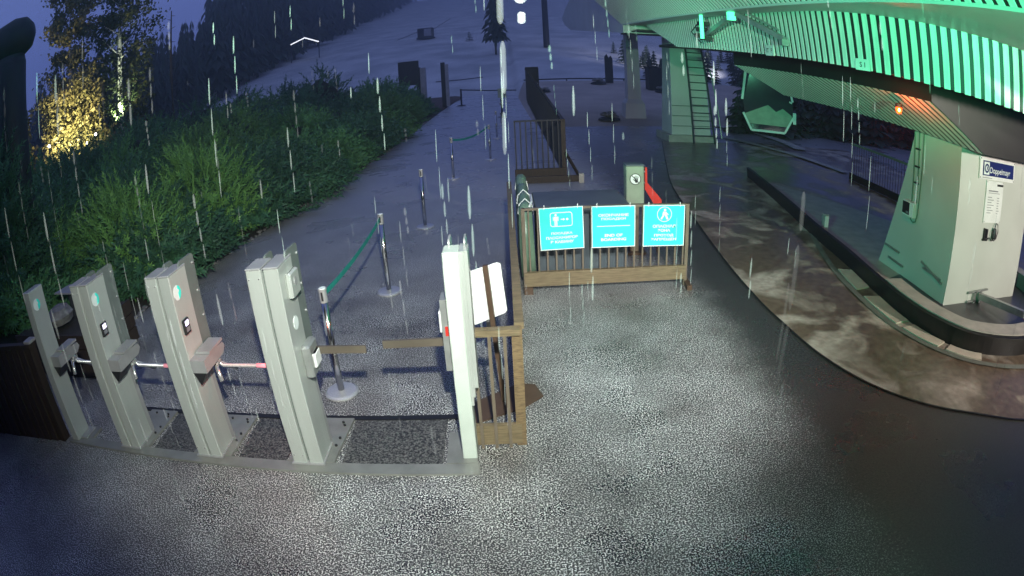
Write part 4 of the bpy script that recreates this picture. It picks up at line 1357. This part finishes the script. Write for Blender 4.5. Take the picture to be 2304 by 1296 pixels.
# ------------------------------------------------------------------ left fence, gate-side clutter
lf = thing('left_fence', 'dark brown wooden fence in the lower left corner, beside the leftmost gate', 'fence', (-5, 3.1, 0))
PL = MB().box(-0.058, 0.058, -0.012, 0.012, 0.0, 1.0).mesh('plank', BROWN_DK)
for i in range(26):
    o = link('plank', PL, lf)
    o.location = (-4.46 - i * 0.122 + 5.0, 0.05 + 0.012 * random.random() - i * 0.012, 0.0)
    o.scale = (1, 1, 1.0 + 0.03 * random.random())
part('top_rail', MB().bar((-4.40, 3.17, 1.03), (-7.6, 2.85, 1.03), 0.07, 0.04), BROWN_DK, lf)
part('post', MB().box(-4.48, -4.40, 3.17, 3.25, 0.0, 1.05), BROWN_DK, lf)
part('post_cap', MB().bevbox(-4.50, -4.38, 3.15, 3.27, 1.05, 1.075, 0.005), POSTPALE, lf)
rk = solo('boulder', MB().lathe([(0.05, 0.0), (0.26, 0.08), (0.30, 0.24), (0.22, 0.40), (0.08, 0.47), (0, 0.48)], (-5.55, 4.75, 0.55), 9), STONE, 'pale rounded stone behind the leftmost gate', 'stone', (-5.55, 4.75, 0.55))
rk.scale = (0.7, 0.8, 0.55)
tb = thing('timber_planter', 'low dark timber box behind the two leftmost gates', 'planter', (-5.6, 4.8, 0))
for z in (0.02, 0.20, 0.38):
    part('board', MB().box(-6.5, -4.75, 4.42, 4.46, z, z + 0.165), BROWN_DK, tb)
    part('board', MB().box(-4.79, -4.75, 4.46, 5.5, z, z + 0.165), BROWN_DK, tb)
part('soil', MB().box(-6.5, -4.79, 4.46, 5.5, 0.05, 0.52), SOIL, tb)
pf = thing('flat_shade', 'flat pale lid on a short stem among the shrubs behind the second gate', 'lamp', (-5.6, 5.1, 0))
part('stem', MB().tube([(-5.6, 5.1, 0.0), (-5.6, 5.1, 0.86)], 0.03, 8), POSTDK, pf)
part('lid', MB().prism([(-5.85, 5.0), (-5.42, 4.95), (-5.36, 5.25), (-5.75, 5.3)], 2, 0.86, 0.88), POSTPALE, pf)

# ------------------------------------------------------------------ juniper bank left of the path
def frames(d):
    d = d / np.linalg.norm(d, axis=1)[:, None]
    a = np.cross(d, rng.normal(size=d.shape))
    a /= np.linalg.norm(a, axis=1)[:, None]
    return np.stack([a, np.cross(d, a), d], 2)               # columns
def spray_template(n=13, spread=0.30, w=0.05):
    V, F = [], []
    for i in range(n):
        t = 0.12 + 0.86 * i / n
        a = i * 2.4
        r = spread * (1 - 0.55 * t)
        d = np.array([cos(a) * 0.75, sin(a) * 0.75, 0.66])
        s = np.array([-sin(a), cos(a), 0]) * w
        b = np.array([0, 0, t])
        k = len(V)
        V += [b - s, b + s, b + d * r]
        F.append((k, k + 1, k + 2))
    k = len(V)
    V += [np.array([-0.03, 0, 0]), np.array([0.03, 0, 0]), np.array([0, 0, 1.08])]
    F.append((k, k + 1, k + 2))
    return np.array(V), np.array(F)
def scatter(TV, TF, P, D, Sc):
    M = frames(D) * Sc[:, None, None]
    V = np.einsum('nij,vj->nvi', M, TV) + P[:, None, :]
    n, k = len(P), len(TV)
    F = TF[None] + (np.arange(n) * k)[:, None, None]
    return V.reshape(-1, 3), F.reshape(-1, 3)
def bump2(x, y):
    return 0.55 * np.sin(x * 1.35 + 0.6 * np.sin(y * 0.8)) * np.sin(y * 1.05 + 0.9 * np.sin(x * 0.7)) + 0.3 * np.sin(x * 2.9 + y * 2.1) * np.sin(y * 2.3 - x)
def bank(x, y):
    d = edge_x(y) - x - 0.45
    h1 = np.minimum(0.30 + 0.72 * np.maximum(d, 0), 1.6)
    h2 = 1.25 * sstep(3.2, 5.4, d)
    grow = 1 + 0.027 * np.clip(y - 11, 0, 26)
    h = (h1 + h2 * (1 - 0.35 * sstep(12, 20, y))) * grow * 0.9
    return np.where(d > 0, h, 0) * sstep(4.6, 6.6, y - 0.12 * np.minimum(0, x + 6)) * (1 - sstep(37.5, 39.5, y))
BUSH = []
for _k in range(4000):
    by = 5.2 * (39 / 5.2) ** rng.random()
    bd = 0.92 + 13.5 * rng.random() ** 1.4 + 0.10 * max(0.0, by - 22)
    bx_ = float(edge_x(by)) - bd - 0.2
    br = rng.uniform(0.9, 1.5) * (0.85 + by / 30)
    br = min(br, bd + 0.15)
    if all((bx_ - q[0]) ** 2 + (by - q[1]) ** 2 > (0.78 * (br + q[2]) * 0.95) ** 2 for q in BUSH):
        hh_ = float(bank(np.array(bx_), np.array(by)))
        if hh_ > 0.2:
            BUSH.append((bx_, by, br, hh_ * rng.uniform(0.58, 1.08)))
BUSH = np.array(BUSH)
def hedge_h(x, y, grad=False):
    x, y = np.asarray(x, float), np.asarray(y, float)
    sh = x.shape
    x, y = x.ravel(), y.ravel()
    best = np.zeros(len(x))
    who = np.zeros(len(x), int)
    for i, (bx, by, br, bh) in enumerate(BUSH):
        q = 1 - ((x - bx) ** 2 + (y - by) ** 2) / (br * br)
        h = bh * np.maximum(q, 0) ** 0.62
        m = h > best
        best[m], who[m] = h[m], i
    best *= 1 + 0.16 * bump2(x * 2.3, y * 2.1)
    if grad:
        return best, who
    return best.reshape(sh)
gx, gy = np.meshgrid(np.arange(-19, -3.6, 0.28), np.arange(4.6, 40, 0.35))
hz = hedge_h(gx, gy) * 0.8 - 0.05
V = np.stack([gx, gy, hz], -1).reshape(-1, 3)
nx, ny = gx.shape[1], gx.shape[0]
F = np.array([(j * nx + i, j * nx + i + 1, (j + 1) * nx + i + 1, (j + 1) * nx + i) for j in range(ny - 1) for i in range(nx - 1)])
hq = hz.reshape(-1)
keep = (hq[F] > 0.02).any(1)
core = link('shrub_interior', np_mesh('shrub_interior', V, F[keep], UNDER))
N = 34000
yy = 5.0 * (40 / 5.0) ** rng.random(N)
dd = 14 * rng.random(N) ** 1.7 * np.clip(0.25 + yy / 14, 0.5, 1.0)
xx = edge_x(yy) - 0.2 - dd
hh, who = hedge_h(xx, yy, True)
ok = hh > 0.10
xx, yy, hh, dd, who = xx[ok], yy[ok], hh[ok], dd[ok], who[ok]
n = len(xx)
lvl = np.where(rng.random(n) < 0.7, 1.0, rng.random(n) ** 0.5)
P = np.stack([xx, yy, hh * (0.72 + 0.2 * rng.random(n)) * lvl], 1)
rel = np.stack([(xx - BUSH[who, 0]) / BUSH[who, 2], (yy - BUSH[who, 1]) / BUSH[who, 2]], 1)
D = np.stack([rel[:, 0] * 1.15, rel[:, 1] * 1.15, 0.55 - 0.25 * (rel ** 2).sum(1)], 1) + rng.normal(scale=0.27, size=(n, 3))
D[:, 2] = np.abs(D[:, 2])
Sc = (0.28 + 0.42 * rng.random(n)) * np.clip(0.8 + yy / 40, 0.8, 1.7)
near = yy < 15
Sc = np.where(near, Sc * 1.45, Sc)
pick = near & (rng.random(n) < 0.8) | ~near
V1, F1 = scatter(*spray_template(24, 0.26, 0.028), P[near & pick], D[near & pick], Sc[near & pick])
V2, F2 = scatter(*spray_template(11), P[~near], D[~near], Sc[~near])
V, F = np.concatenate([V1, V2]), np.concatenate([F1, F2 + len(V1)])
hue = rng.choice(3, len(BUSH), p=[0.45, 0.2, 0.35])
mi = np.concatenate([np.repeat(hue[who[near & pick]], 25), np.repeat(hue[who[~near]], 12)])
jn = link('juniper_foliage', np_mesh('juniper_foliage', V, F, [JUNIPER, JUNIPER_Y, JUNIPER_D], mi))
jn['kind'] = 'stuff'
core.parent = jn
core['kind'] = 'stuff'

def juniper_bush(c, rx, ry, h, n, label, leaf_mat=None):
    t = thing('juniper_bush', label, 'bush', c, 'brighter juniper bushes at the front of the bank')
    u = rng.normal(size=(n, 3))
    u /= np.linalg.norm(u, axis=1)[:, None]
    u[:, 2] = np.abs(u[:, 2])
    rad = 0.55 + 0.45 * rng.random(n) ** 0.5
    P = u * rad[:, None] * np.array([rx, ry, h])
    P[:, 2] += 0.05
    D = u * np.array([1, 1, 0.55]) + np.array([0, 0, 0.35]) + rng.normal(scale=0.3, size=(n, 3))
    V, F = scatter(*spray_template(24, 0.28, 0.028), P, D, 0.4 + 0.4 * rng.random(n))
    link('foliage', np_mesh('foliage', V, F, leaf_mat or JUNIPER_B), t)
    mb = MB()
    for k in range(7):
        a = k * 0.9
        mb.tube([(c[0], c[1], c[2]), (c[0] + cos(a) * rx * 0.3, c[1] + sin(a) * ry * 0.3, c[2] + h * 0.5), (c[0] + cos(a) * rx * 0.7, c[1] + sin(a) * ry * 0.7, c[2] + h * 0.75)], [0.03, 0.02, 0.008], 5)
    part('stems', mb, BARK, t)
juniper_bush((-6.7, 8.0, 0), 1.25, 1.1, 1.25, 620, 'nearest feathery bright green juniper, above the second and third gates')
juniper_bush((-6.3, 10.4, 0), 1.35, 1.2, 1.45, 640, 'feathery juniper arching towards the widest bend of the path edge')
juniper_bush((-8.15, 5.75, 0), 0.95, 0.75, 2.95, 900, 'tall dark juniper hiding the lower half of the hooded post', JUNIPER_D)
juniper_bush((-8.6, 7.2, 0), 1.2, 1.0, 1.2, 520, 'darker feathery juniper in the left corner, above the leftmost gate')

# ------------------------------------------------------------------ trees
def quad_leaves(P, size):
    n = len(P)
    a = rng.normal(size=(n, 3)); a /= np.linalg.norm(a, axis=1)[:, None]
    b = np.cross(a, rng.normal(size=(n, 3))); b /= np.linalg.norm(b, axis=1)[:, None]
    s = size * (0.6 + 0.8 * rng.random(n))[:, None]
    V = np.stack([P - a * s, P + b * s * 0.55, P + a * s, P - b * s * 0.55], 1).reshape(-1, 3)
    F = np.arange(n * 4).reshape(n, 4)
    return V, F
def leafy_tree(name, base, h, r, nleaf, lm, bm_, label, low=0.1, leaf=0.14, trunk=0.14, skirt=0):
    t = thing(name, label, 'tree', base)
    mb = MB()
    tip = Vector(base) + Vector((random.uniform(-.3, .3), random.uniform(-.3, .3), h))
    B0 = Vector(base)
    mb.tube([B0, B0.lerp(tip, 0.35) + Vector((0.12, 0, 0)), B0.lerp(tip, 0.7), tip], [trunk, trunk * 0.75, trunk * 0.4, 0.02], 8)
    ends = []
    for k in range(46):
        f = low + (0.97 - low) * (k + random.random()) / 46
        p = B0.lerp(tip, f)
        a = k * 2.4 + random.uniform(-.4, .4)
        ln = r * (0.45 + 0.65 * random.random()) * min(1.0, 1.35 - f)
        q = p + Vector((cos(a) * ln, sin(a) * ln, ln * random.uniform(0.1, 0.65)))
        mid = p.lerp(q, 0.5) + Vector((0, 0, 0.12 * ln))
        mb.tube([p, mid, q], [trunk * 0.28 * (1.1 - f), trunk * 0.17 * (1.1 - f), 0.008], 5)
        ends += [(mid, ln), (q, ln), (p.lerp(q, 0.75), ln)]
    part('trunk', mb, bm_, t)
    P = []
    per = nleaf // len(ends)
    for q, ln in ends:
        P.append(np.array(q) + rng.normal(scale=0.30, size=(per, 3)) * np.array([1, 1, 0.75]) * (0.5 + 0.35 * ln))
    if skirt:
        a = rng.random(skirt) * 2 * pi
        q = r * (0.35 + 0.55 * rng.random(skirt))
        P.append(np.stack([base[0] + q * np.cos(a), base[1] + q * np.sin(a), base[2] + h * (0.02 + 0.36 * rng.random(skirt))], 1))
    P = np.concatenate(P) - np.array(base)
    V, F = quad_leaves(P, leaf)
    link('crown', np_mesh('crown', V, F, lm), t)
    return t
leafy_tree('birch_tree', (-21.2, 21.9, 0.6), 13.5, 2.3, 13000, BIRCH, BIRCHBARK, 'birch lit warm gold from below, left of the taller dark tree', low=0.08, leaf=0.12, skirt=7000)
leafy_tree('birch_tree', (-21.4, 26.8, 1.0), 17, 2.7, 12500, GREENLEAF, BIRCHBARK, 'tall dark tree whose trunk foot is lit brilliant white', low=0.34, leaf=0.12, trunk=0.2, skirt=5000)
leafy_tree('shrub', (-20.2, 15.6, 0.8), 3.9, 1.6, 3000, BIRCH, BARK, 'low shrub glowing gold at the left edge of the view', low=0.1, leaf=0.15, trunk=0.06)
lamp('garden_spot_warm', 'SPOT', (-18.7, 19.0, 2.2), 5200, (1.0, 0.84, 0.45), aim=(-21.2, 21.9, 4.2), size=0.1, angle=95, blend=0.8)
lamp('garden_spot_white', 'SPOT', (-20.5, 25.3, 3.3), 2600, (0.85, 1.0, 0.62), aim=(-21.4, 26.8, 4.9), size=0.05, angle=75, blend=0.6)
lamp('garden_spot_low', 'SPOT', (-18.6, 14.4, 2.0), 900, (1.0, 0.74, 0.35), aim=(-20.2, 15.6, 3.2), size=0.1, angle=100, blend=0.8)
for (x, y, z), lb in (((-13.4, 12.45, 2.93), 'white garden bulb under the gold-lit birch'), ((-12.5, 14.1, 2.80), 'white garden bulb below the tall tree with the lit trunk'), ((-12.9, 14.0, 2.62), 'fainter white garden bulb between the two lit trees')):
    t = thing('garden_light', lb, 'lamp', (x, y, 0), 'garden bulbs among the junipers')
    part('stake', MB().tube([(x, y, 0), (x, y, z - 0.04)], 0.02, 6), POSTDK, t)
    part('bulb', MB().lathe([(0.0, -0.05), (0.035, -0.03), (0.04, 0.0), (0.03, 0.035), (0.0, 0.05)], (x, y, z), 10), BULB, t, True)
dt = thing('bare_tree', 'thin bare pole-like dead tree against the dusk sky', 'tree', (-17.4, 27.1, 0.5))
mb = MB()
mb.tube([(-17.4, 27.1, 0.5), (-17.42, 27.1, 5), (-17.38, 27.1, 8.8)], [0.13, 0.09, 0.03], 7)
for k in range(16):
    z = 4.6 + k * 0.26
    a = k * 2.1
    mb.tube([(-17.4, 27.1, z), (-17.4 + cos(a) * 0.32, 27.1 + sin(a) * 0.32, z + random.uniform(-.12, .2))], [0.02, 0.006], 4)
part('trunk', mb, BARK, dt)

def conifer(h, r, layers=8, spikes=9):
    V, F = [], []
    def tri(a, b, c):
        k = len(V)
        V.extend([a, b, c])
        F.append((k, k + 1, k + 2))
    for s in range(5):
        a0, a1 = 2 * pi * s / 5, 2 * pi * (s + 1) / 5
        tri((0.02 * h * cos(a0), 0.02 * h * sin(a0), 0), (0.02 * h * cos(a1), 0.02 * h * sin(a1), 0), (0, 0, h))
    for L in range(layers):
        f = L / layers
        z = h * (0.10 + 0.86 * f)
        rr = r * (1 - f) ** 0.85 + 0.04 * r
        for s in range(spikes):
            a = 2 * pi * (s + random.random() * 0.6) / spikes + L
            q = rr * random.uniform(0.65, 1.15)
            w = 0.36
            top = (0.05 * r * cos(a), 0.05 * r * sin(a), z + h * 0.085)
            tri(top, (q * 0.75 * cos(a - w), q * 0.75 * sin(a - w), z + 0.02 * h), (q * cos(a), q * sin(a), z - h * 0.05))
            tri(top, (q * cos(a), q * sin(a), z - h * 0.05), (q * 0.75 * cos(a + w), q * 0.75 * sin(a + w), z + 0.02 * h))
    return np.array(V), np.array(F)
def forest(name, pts, hs, tmpl):
    Vs, Fs, o = [], [], 0
    for (x, y), h in zip(pts, hs):
        V, F = tmpl[int(rng.integers(len(tmpl)))]
        a = rng.random() * 6.28
        c, s = cos(a), sin(a)
        Q = np.stack([(V[:, 0] * c - V[:, 1] * s) * h, (V[:, 0] * s + V[:, 1] * c) * h, V[:, 2] * h], 1) + np.array([x, y, float(H(x, y)) - 0.1])
        Vs.append(Q)
        Fs.append(F + o)
        o += len(V)
    m = link(name, np_mesh(name, np.concatenate(Vs), np.concatenate(Fs), NEEDLE))
    m['kind'] = 'stuff'
    return m
TM = [conifer(1.0, random.uniform(0.15, 0.21)) for _ in range(6)]
pts, hs = [], []
while len(pts) < 900:
    y = 52 * (400 / 52) ** rng.random()
    x = -38.5 - 95 * rng.random() ** 1.6 - 0.05 * y + 3.0 * rng.normal()
    if x > -37 + 1.2 * rng.normal():
        continue
    if y < 60 and x > -34:
        continue
    pts.append((x, y))
    hs.append(rng.uniform(15, 25) * (0.7 if x > -42 else 1.0) * (0.62 if x < -0.55 * y else 1.0))
forest('forest', pts, hs, TM)
pts = [(rng.uniform(14, 62), rng.uniform(44, 80)) for _ in range(240)]
forest('distant_trees', pts, [(0.044 * math.hypot(*q) + rng.normal() * 0.35 + 0.8 - float(H(*q)) * 0.6) for q in pts], [conifer(1.0, 0.28, 7, 9) for _ in range(4)])
pts = [(rng.uniform(9.5, 24), rng.uniform(22, 34)) for _ in range(150)]
pts = [q for q in pts if q[0] > 0.42 * q[1]]
forest('dark_shrubs', pts, [rng.uniform(1.7, 2.9) for _ in pts], [conifer(1.0, 0.45, 6, 10) for _ in range(4)])

fx, fy = -0.5, 83.0
fir = thing('fir_tree', 'lone dark fir standing on the open slope above the path', 'tree', (fx, fy, float(H(fx, fy))))
Vc, Fc = conifer(10.5, 2.1, 13, 11)
Vc[:, 2] += 1.2
link('crown', np_mesh('crown', Vc, Fc, NEEDLE), fir)
part('trunk', MB().tube([(fx, fy, float(H(fx, fy))), (fx, fy, float(H(fx, fy)) + 9)], [0.16, 0.05], 7), BARK, fir)
sb = thing('small_bush', 'tiny dark bush alone on the open slope', 'bush', (-5.1, 104, float(H(-5.1, 104))))
Vc, Fc = conifer(1.9, 0.9, 5, 9)
link('foliage', np_mesh('foliage', Vc, Fc, NEEDLE), sb)

# ------------------------------------------------------------------ things out on the slope and beside the bed
tw = thing('lift_mast', 'thick dark mast rising out of the top of the view above the path', 'mast', (6.7, 85, float(H(6.7, 85))))
part('shaft', MB().tube([(6.7, 85, float(H(6.7, 85))), (6.7, 85, 20)], [0.46, 0.38], 14), POSTDK, tw)
part('foot', MB().box(5.9, 7.5, 84.2, 85.8, 4.6, 5.2), CONC, tw)
hz_ = float(H(-14, 114))
sm = thing('slope_machine', 'dark box-shaped machine with a pale panel and long booms on the slope', 'machine', (-14, 114, hz_))
part('body', MB().bevbox(-15.4, -12.4, 113, 115.2, hz_ + 0.4, hz_ + 2.3, 0.08), POSTDK, sm)
part('side_panel', MB().box(-14.1, -12.7, 112.93, 113.0, hz_ + 0.6, hz_ + 2.1), POSTPALE, sm)
part('skid', MB().box(-15.6, -12.2, 112.9, 113.2, hz_, hz_ + 0.4).box(-15.6, -12.2, 114.8, 115.1, hz_, hz_ + 0.4), POSTDK, sm)
part('boom', MB().tube([(-15.2, 113.5, hz_ + 1.7), (-19.0, 111, hz_ + 0.3)], 0.12, 6), POSTPALE, sm)
part('boom', MB().tube([(-12.6, 114.5, hz_ + 1.9), (-9.4, 118, hz_ + 4.2)], 0.09, 6), POSTPALE, sm)
zc_ = thing('lit_canopy', 'bright white chevron of light at the edge of the dark forest', 'light', (-36.5, 107, float(H(-36.5, 107))))
part('tube', MB().tube([(-39.2, 106.5, 12.0), (-36.4, 107, 12.9), (-33.6, 107.3, 11.6)], 0.11, 8), LITROOF, zc_)
part('post', MB().tube([(-39.2, 106.6, 8), (-39.2, 106.6, 12.0)], 0.1, 6), POSTDK, zc_)
part('post', MB().tube([(-33.6, 107.3, 8), (-33.6, 107.3, 11.6)], 0.1, 6), POSTDK, zc_)

tp1 = thing('tall_post', 'tall dark post with a pale front, carrying a dark board beside the junipers', 'post', (-5.25, 39.3, 0))
part('post', MB().box(-5.58, -5.32, 39.3, 39.75, 0, 3.0), POSTDK, tp1)
part('front', MB().box(-5.31, -4.95, 39.28, 39.7, 0.1, 2.95), POSTPALE, tp1)
part('board', MB().box(-6.75, -5.36, 39.15, 39.25, 1.8, 3.5), POSTDK, tp1)
tp2 = thing('tall_post', 'slimmer tall dark post with a pale edge, on the brown tip of the bed', 'post', (-3.75, 39.6, 0))
part('post', MB().box(-3.95, -3.68, 39.5, 39.8, 0, 3.2), POSTDK, tp2)
part('front', MB().box(-3.67, -3.45, 39.48, 39.75, 0.1, 3.05), POSTPALE, tp2)
ht = float(H(7.9, 43.3))
tt = thing('timber_marker', 'pair of dark upright timbers with pointed tops on the sand', 'marker', (7.9, 43.3, ht))
part('timber', MB().prism([(7.62, ht), (7.9, ht), (7.9, ht + 1.95), (7.78, ht + 2.25), (7.62, ht + 2.05)], 1, 43.2, 43.45), POSTDK, tt)
part('timber', MB().prism([(7.91, ht), (8.2, ht), (8.2, ht + 1.9), (8.08, ht + 2.12), (7.91, ht + 1.9)], 1, 43.25, 43.5), POSTDK, tt)
ub = thing('utility_box', 'dark square housing on the sand, half hidden by the ladder pillar', 'box', (10.5, 38.8, 0.9))
part('body', MB().bevbox(9.75, 11.4, 38.5, 39.6, 0.85, 2.48, 0.03), POSTDK, ub)
part('lid', MB().box(9.7, 11.45, 38.45, 39.65, 2.482, 2.53), POSTDK, ub)
pr = thing('sand_fence', 'low dark rail along the crest of the sand', 'fence', (6, 45.8, 1.3))
part('rail', MB().tube([(1.7, 45.5, 1.45), (6, 45.8, 1.47), (13, 45.5, 1.42)], 0.06, 6), POSTDK, pr)
for x in (2.5, 5, 7, 9.5, 12):
    part('post', MB().tube([(x, 45.7, 1.1), (x, 45.7, 1.46)], 0.05, 6), POSTDK, pr)
def pile(x, y, s, label):
    z = float(H(x, y))
    t = thing('hose_pile', label, 'pile', (x, y, z), 'dark piles lying on the sand')
    part('base', MB().lathe([(0.62 * s, 0), (0.6 * s, 0.08 * s), (0.42 * s, 0.16 * s), (0, 0.2 * s)], (x, y, z), 12), POSTDK, t)
    for k in range(5):
        a = k * 1.26
        P = [(x + s * (0.25 * cos(a) + 0.24 * cos(u)), y + s * (0.2 * sin(a) + 0.24 * sin(u)), z + s * (0.2 + 0.05 * k + 0.04 * sin(u))) for u in np.linspace(0, 6.28, 10)]
        part('coil', MB().tube(P, 0.06 * s, 6), STONE, t)
pile(4.55, 25.3, 0.8, 'nearest dark pile on the sand, left of the slim teal pillar')
pile(6.95, 42.5, 0.95, 'dark pile at the foot of the upright timbers')
pile(10.4, 37.4, 0.9, 'dark pile in front of the square housing')
pile(2.7, 37.5, 0.6, 'smallest dark pile, beside the climbing fence')
lamp('slope_floodlight', 'SPOT', (24, 56, 7), 14000, (0.85, 0.85, 1.0), aim=(20, 70, 2), size=0.2, angle=60, blend=0.8)

bp = thing('hooded_post', 'thick dark post with a rounded hood at the left edge of the view', 'post', (-7.8, 6.3, 0))
part('post', MB().lathe([(0.34, 0.0), (0.34, 4.4), (0.30, 4.55)], (-7.85, 6.25, 0), 16), POSTDK, bp, True)
mb = MB()
a_, b_ = Vector((-9.6, 5.4, 4.55)), Vector((-7.45, 6.55, 4.92))
prof = [(0.0, 0.02), (0.06, 0.2), (0.2, 0.33), (0.6, 0.40), (0.85, 0.39), (0.95, 0.30), (0.995, 0.14), (1.0, 0.02)]
mb.tube([a_.lerp(b_, t) for t, r in prof], [r for t, r in prof], 14)
part('hood', mb, POSTDK, bp, True)

# ------------------------------------------------------------------ rain
mb = MB()
def drop(x, y, z, ln, r, n=5):
    prof = [(0, 0.35), (0.06, 0.75), (0.16, 1), (0.84, 1), (0.94, 0.75), (1, 0.35)] if n > 5 else [(0, 0.5), (0.25, 1), (0.7, 0.9), (1, 0.4)]
    mb.tube([(x + 0.02 * ln * t, y, z + ln * t) for t, q in prof], [r * q for t, q in prof], n)
cnt = 0
while cnt < 250:
    az, el, dist = R(random.uniform(-56, 58)), R(random.uniform(-44, 9)), 1.9 * (8.5 / 1.9) ** random.random()
    x, y, z = dist * sin(az) * cos(el), dist * cos(az) * cos(el), 2.598 + dist * sin(el)
    if z < 0.05 or (x > 2.1 and y > 1.6):
        continue
    ln = random.uniform(0.04, 0.13)
    rr = (0.0009 + 0.0028 * random.random() ** 2.2) * dist
    for k in range(random.choice((1, 2, 3, 4))):            # beads of one falling string of water
        drop(x + 0.004 * k, y, z - k * ln * 1.15, ln, rr * (1 - 0.15 * k), 4)
    cnt += 1
# a few heavy drops close by, falling from the eaves
for i_, (x, y, z, ln, r) in enumerate(((0.285, 0.50, 2.36, 0.07, 0.0028), (0.284, 0.50, 2.27, 0.075, 0.0024), (0.288, 0.5, 2.445, 0.04, 0.0026), (0.278, 0.5, 2.30, 0.09, 0.0018),
                       (0.003, 0.8, 2.66, 0.06, 0.005), (0.003, 0.8, 2.56, 0.075, 0.0045), (0.0, 0.8, 2.475, 0.06, 0.003),
                       (0.0215, 0.55, 2.713, 0.022, 0.0062), (0.0215, 0.55, 2.687, 0.022, 0.0062), (0.0215, 0.55, 2.661, 0.022, 0.006), (0.0215, 0.55, 2.640, 0.012, 0.004))):
    mb.cur = 2 if i_ >= 7 else 1
    drop(x, y, z, ln, r, 10)
o = structure('rain', mb, [RAIN, RAIN_NEAR, RAIN_DRIP], 'stuff', True)

# ------------------------------------------------------------------ rain mist in the air
hm = bpy.data.materials.new('mist')
hm.use_nodes = True
hn = hm.node_tree.nodes
hn.remove(hn['Principled BSDF'])
pv = hn.new('ShaderNodeVolumePrincipled')
pv.inputs['Color'].default_value = (0.7, 0.78, 1.0, 1)
pv.inputs['Density'].default_value = 0.0030
pv.inputs['Anisotropy'].default_value = 0.6
hm.node_tree.links.new(pv.outputs[0], hn['Material Output'].inputs['Volume'])
o = link('haze', MB().box(-430, 430, -30, 440, -1.2, 95).mesh('haze', hm))
o['kind'] = 'stuff'
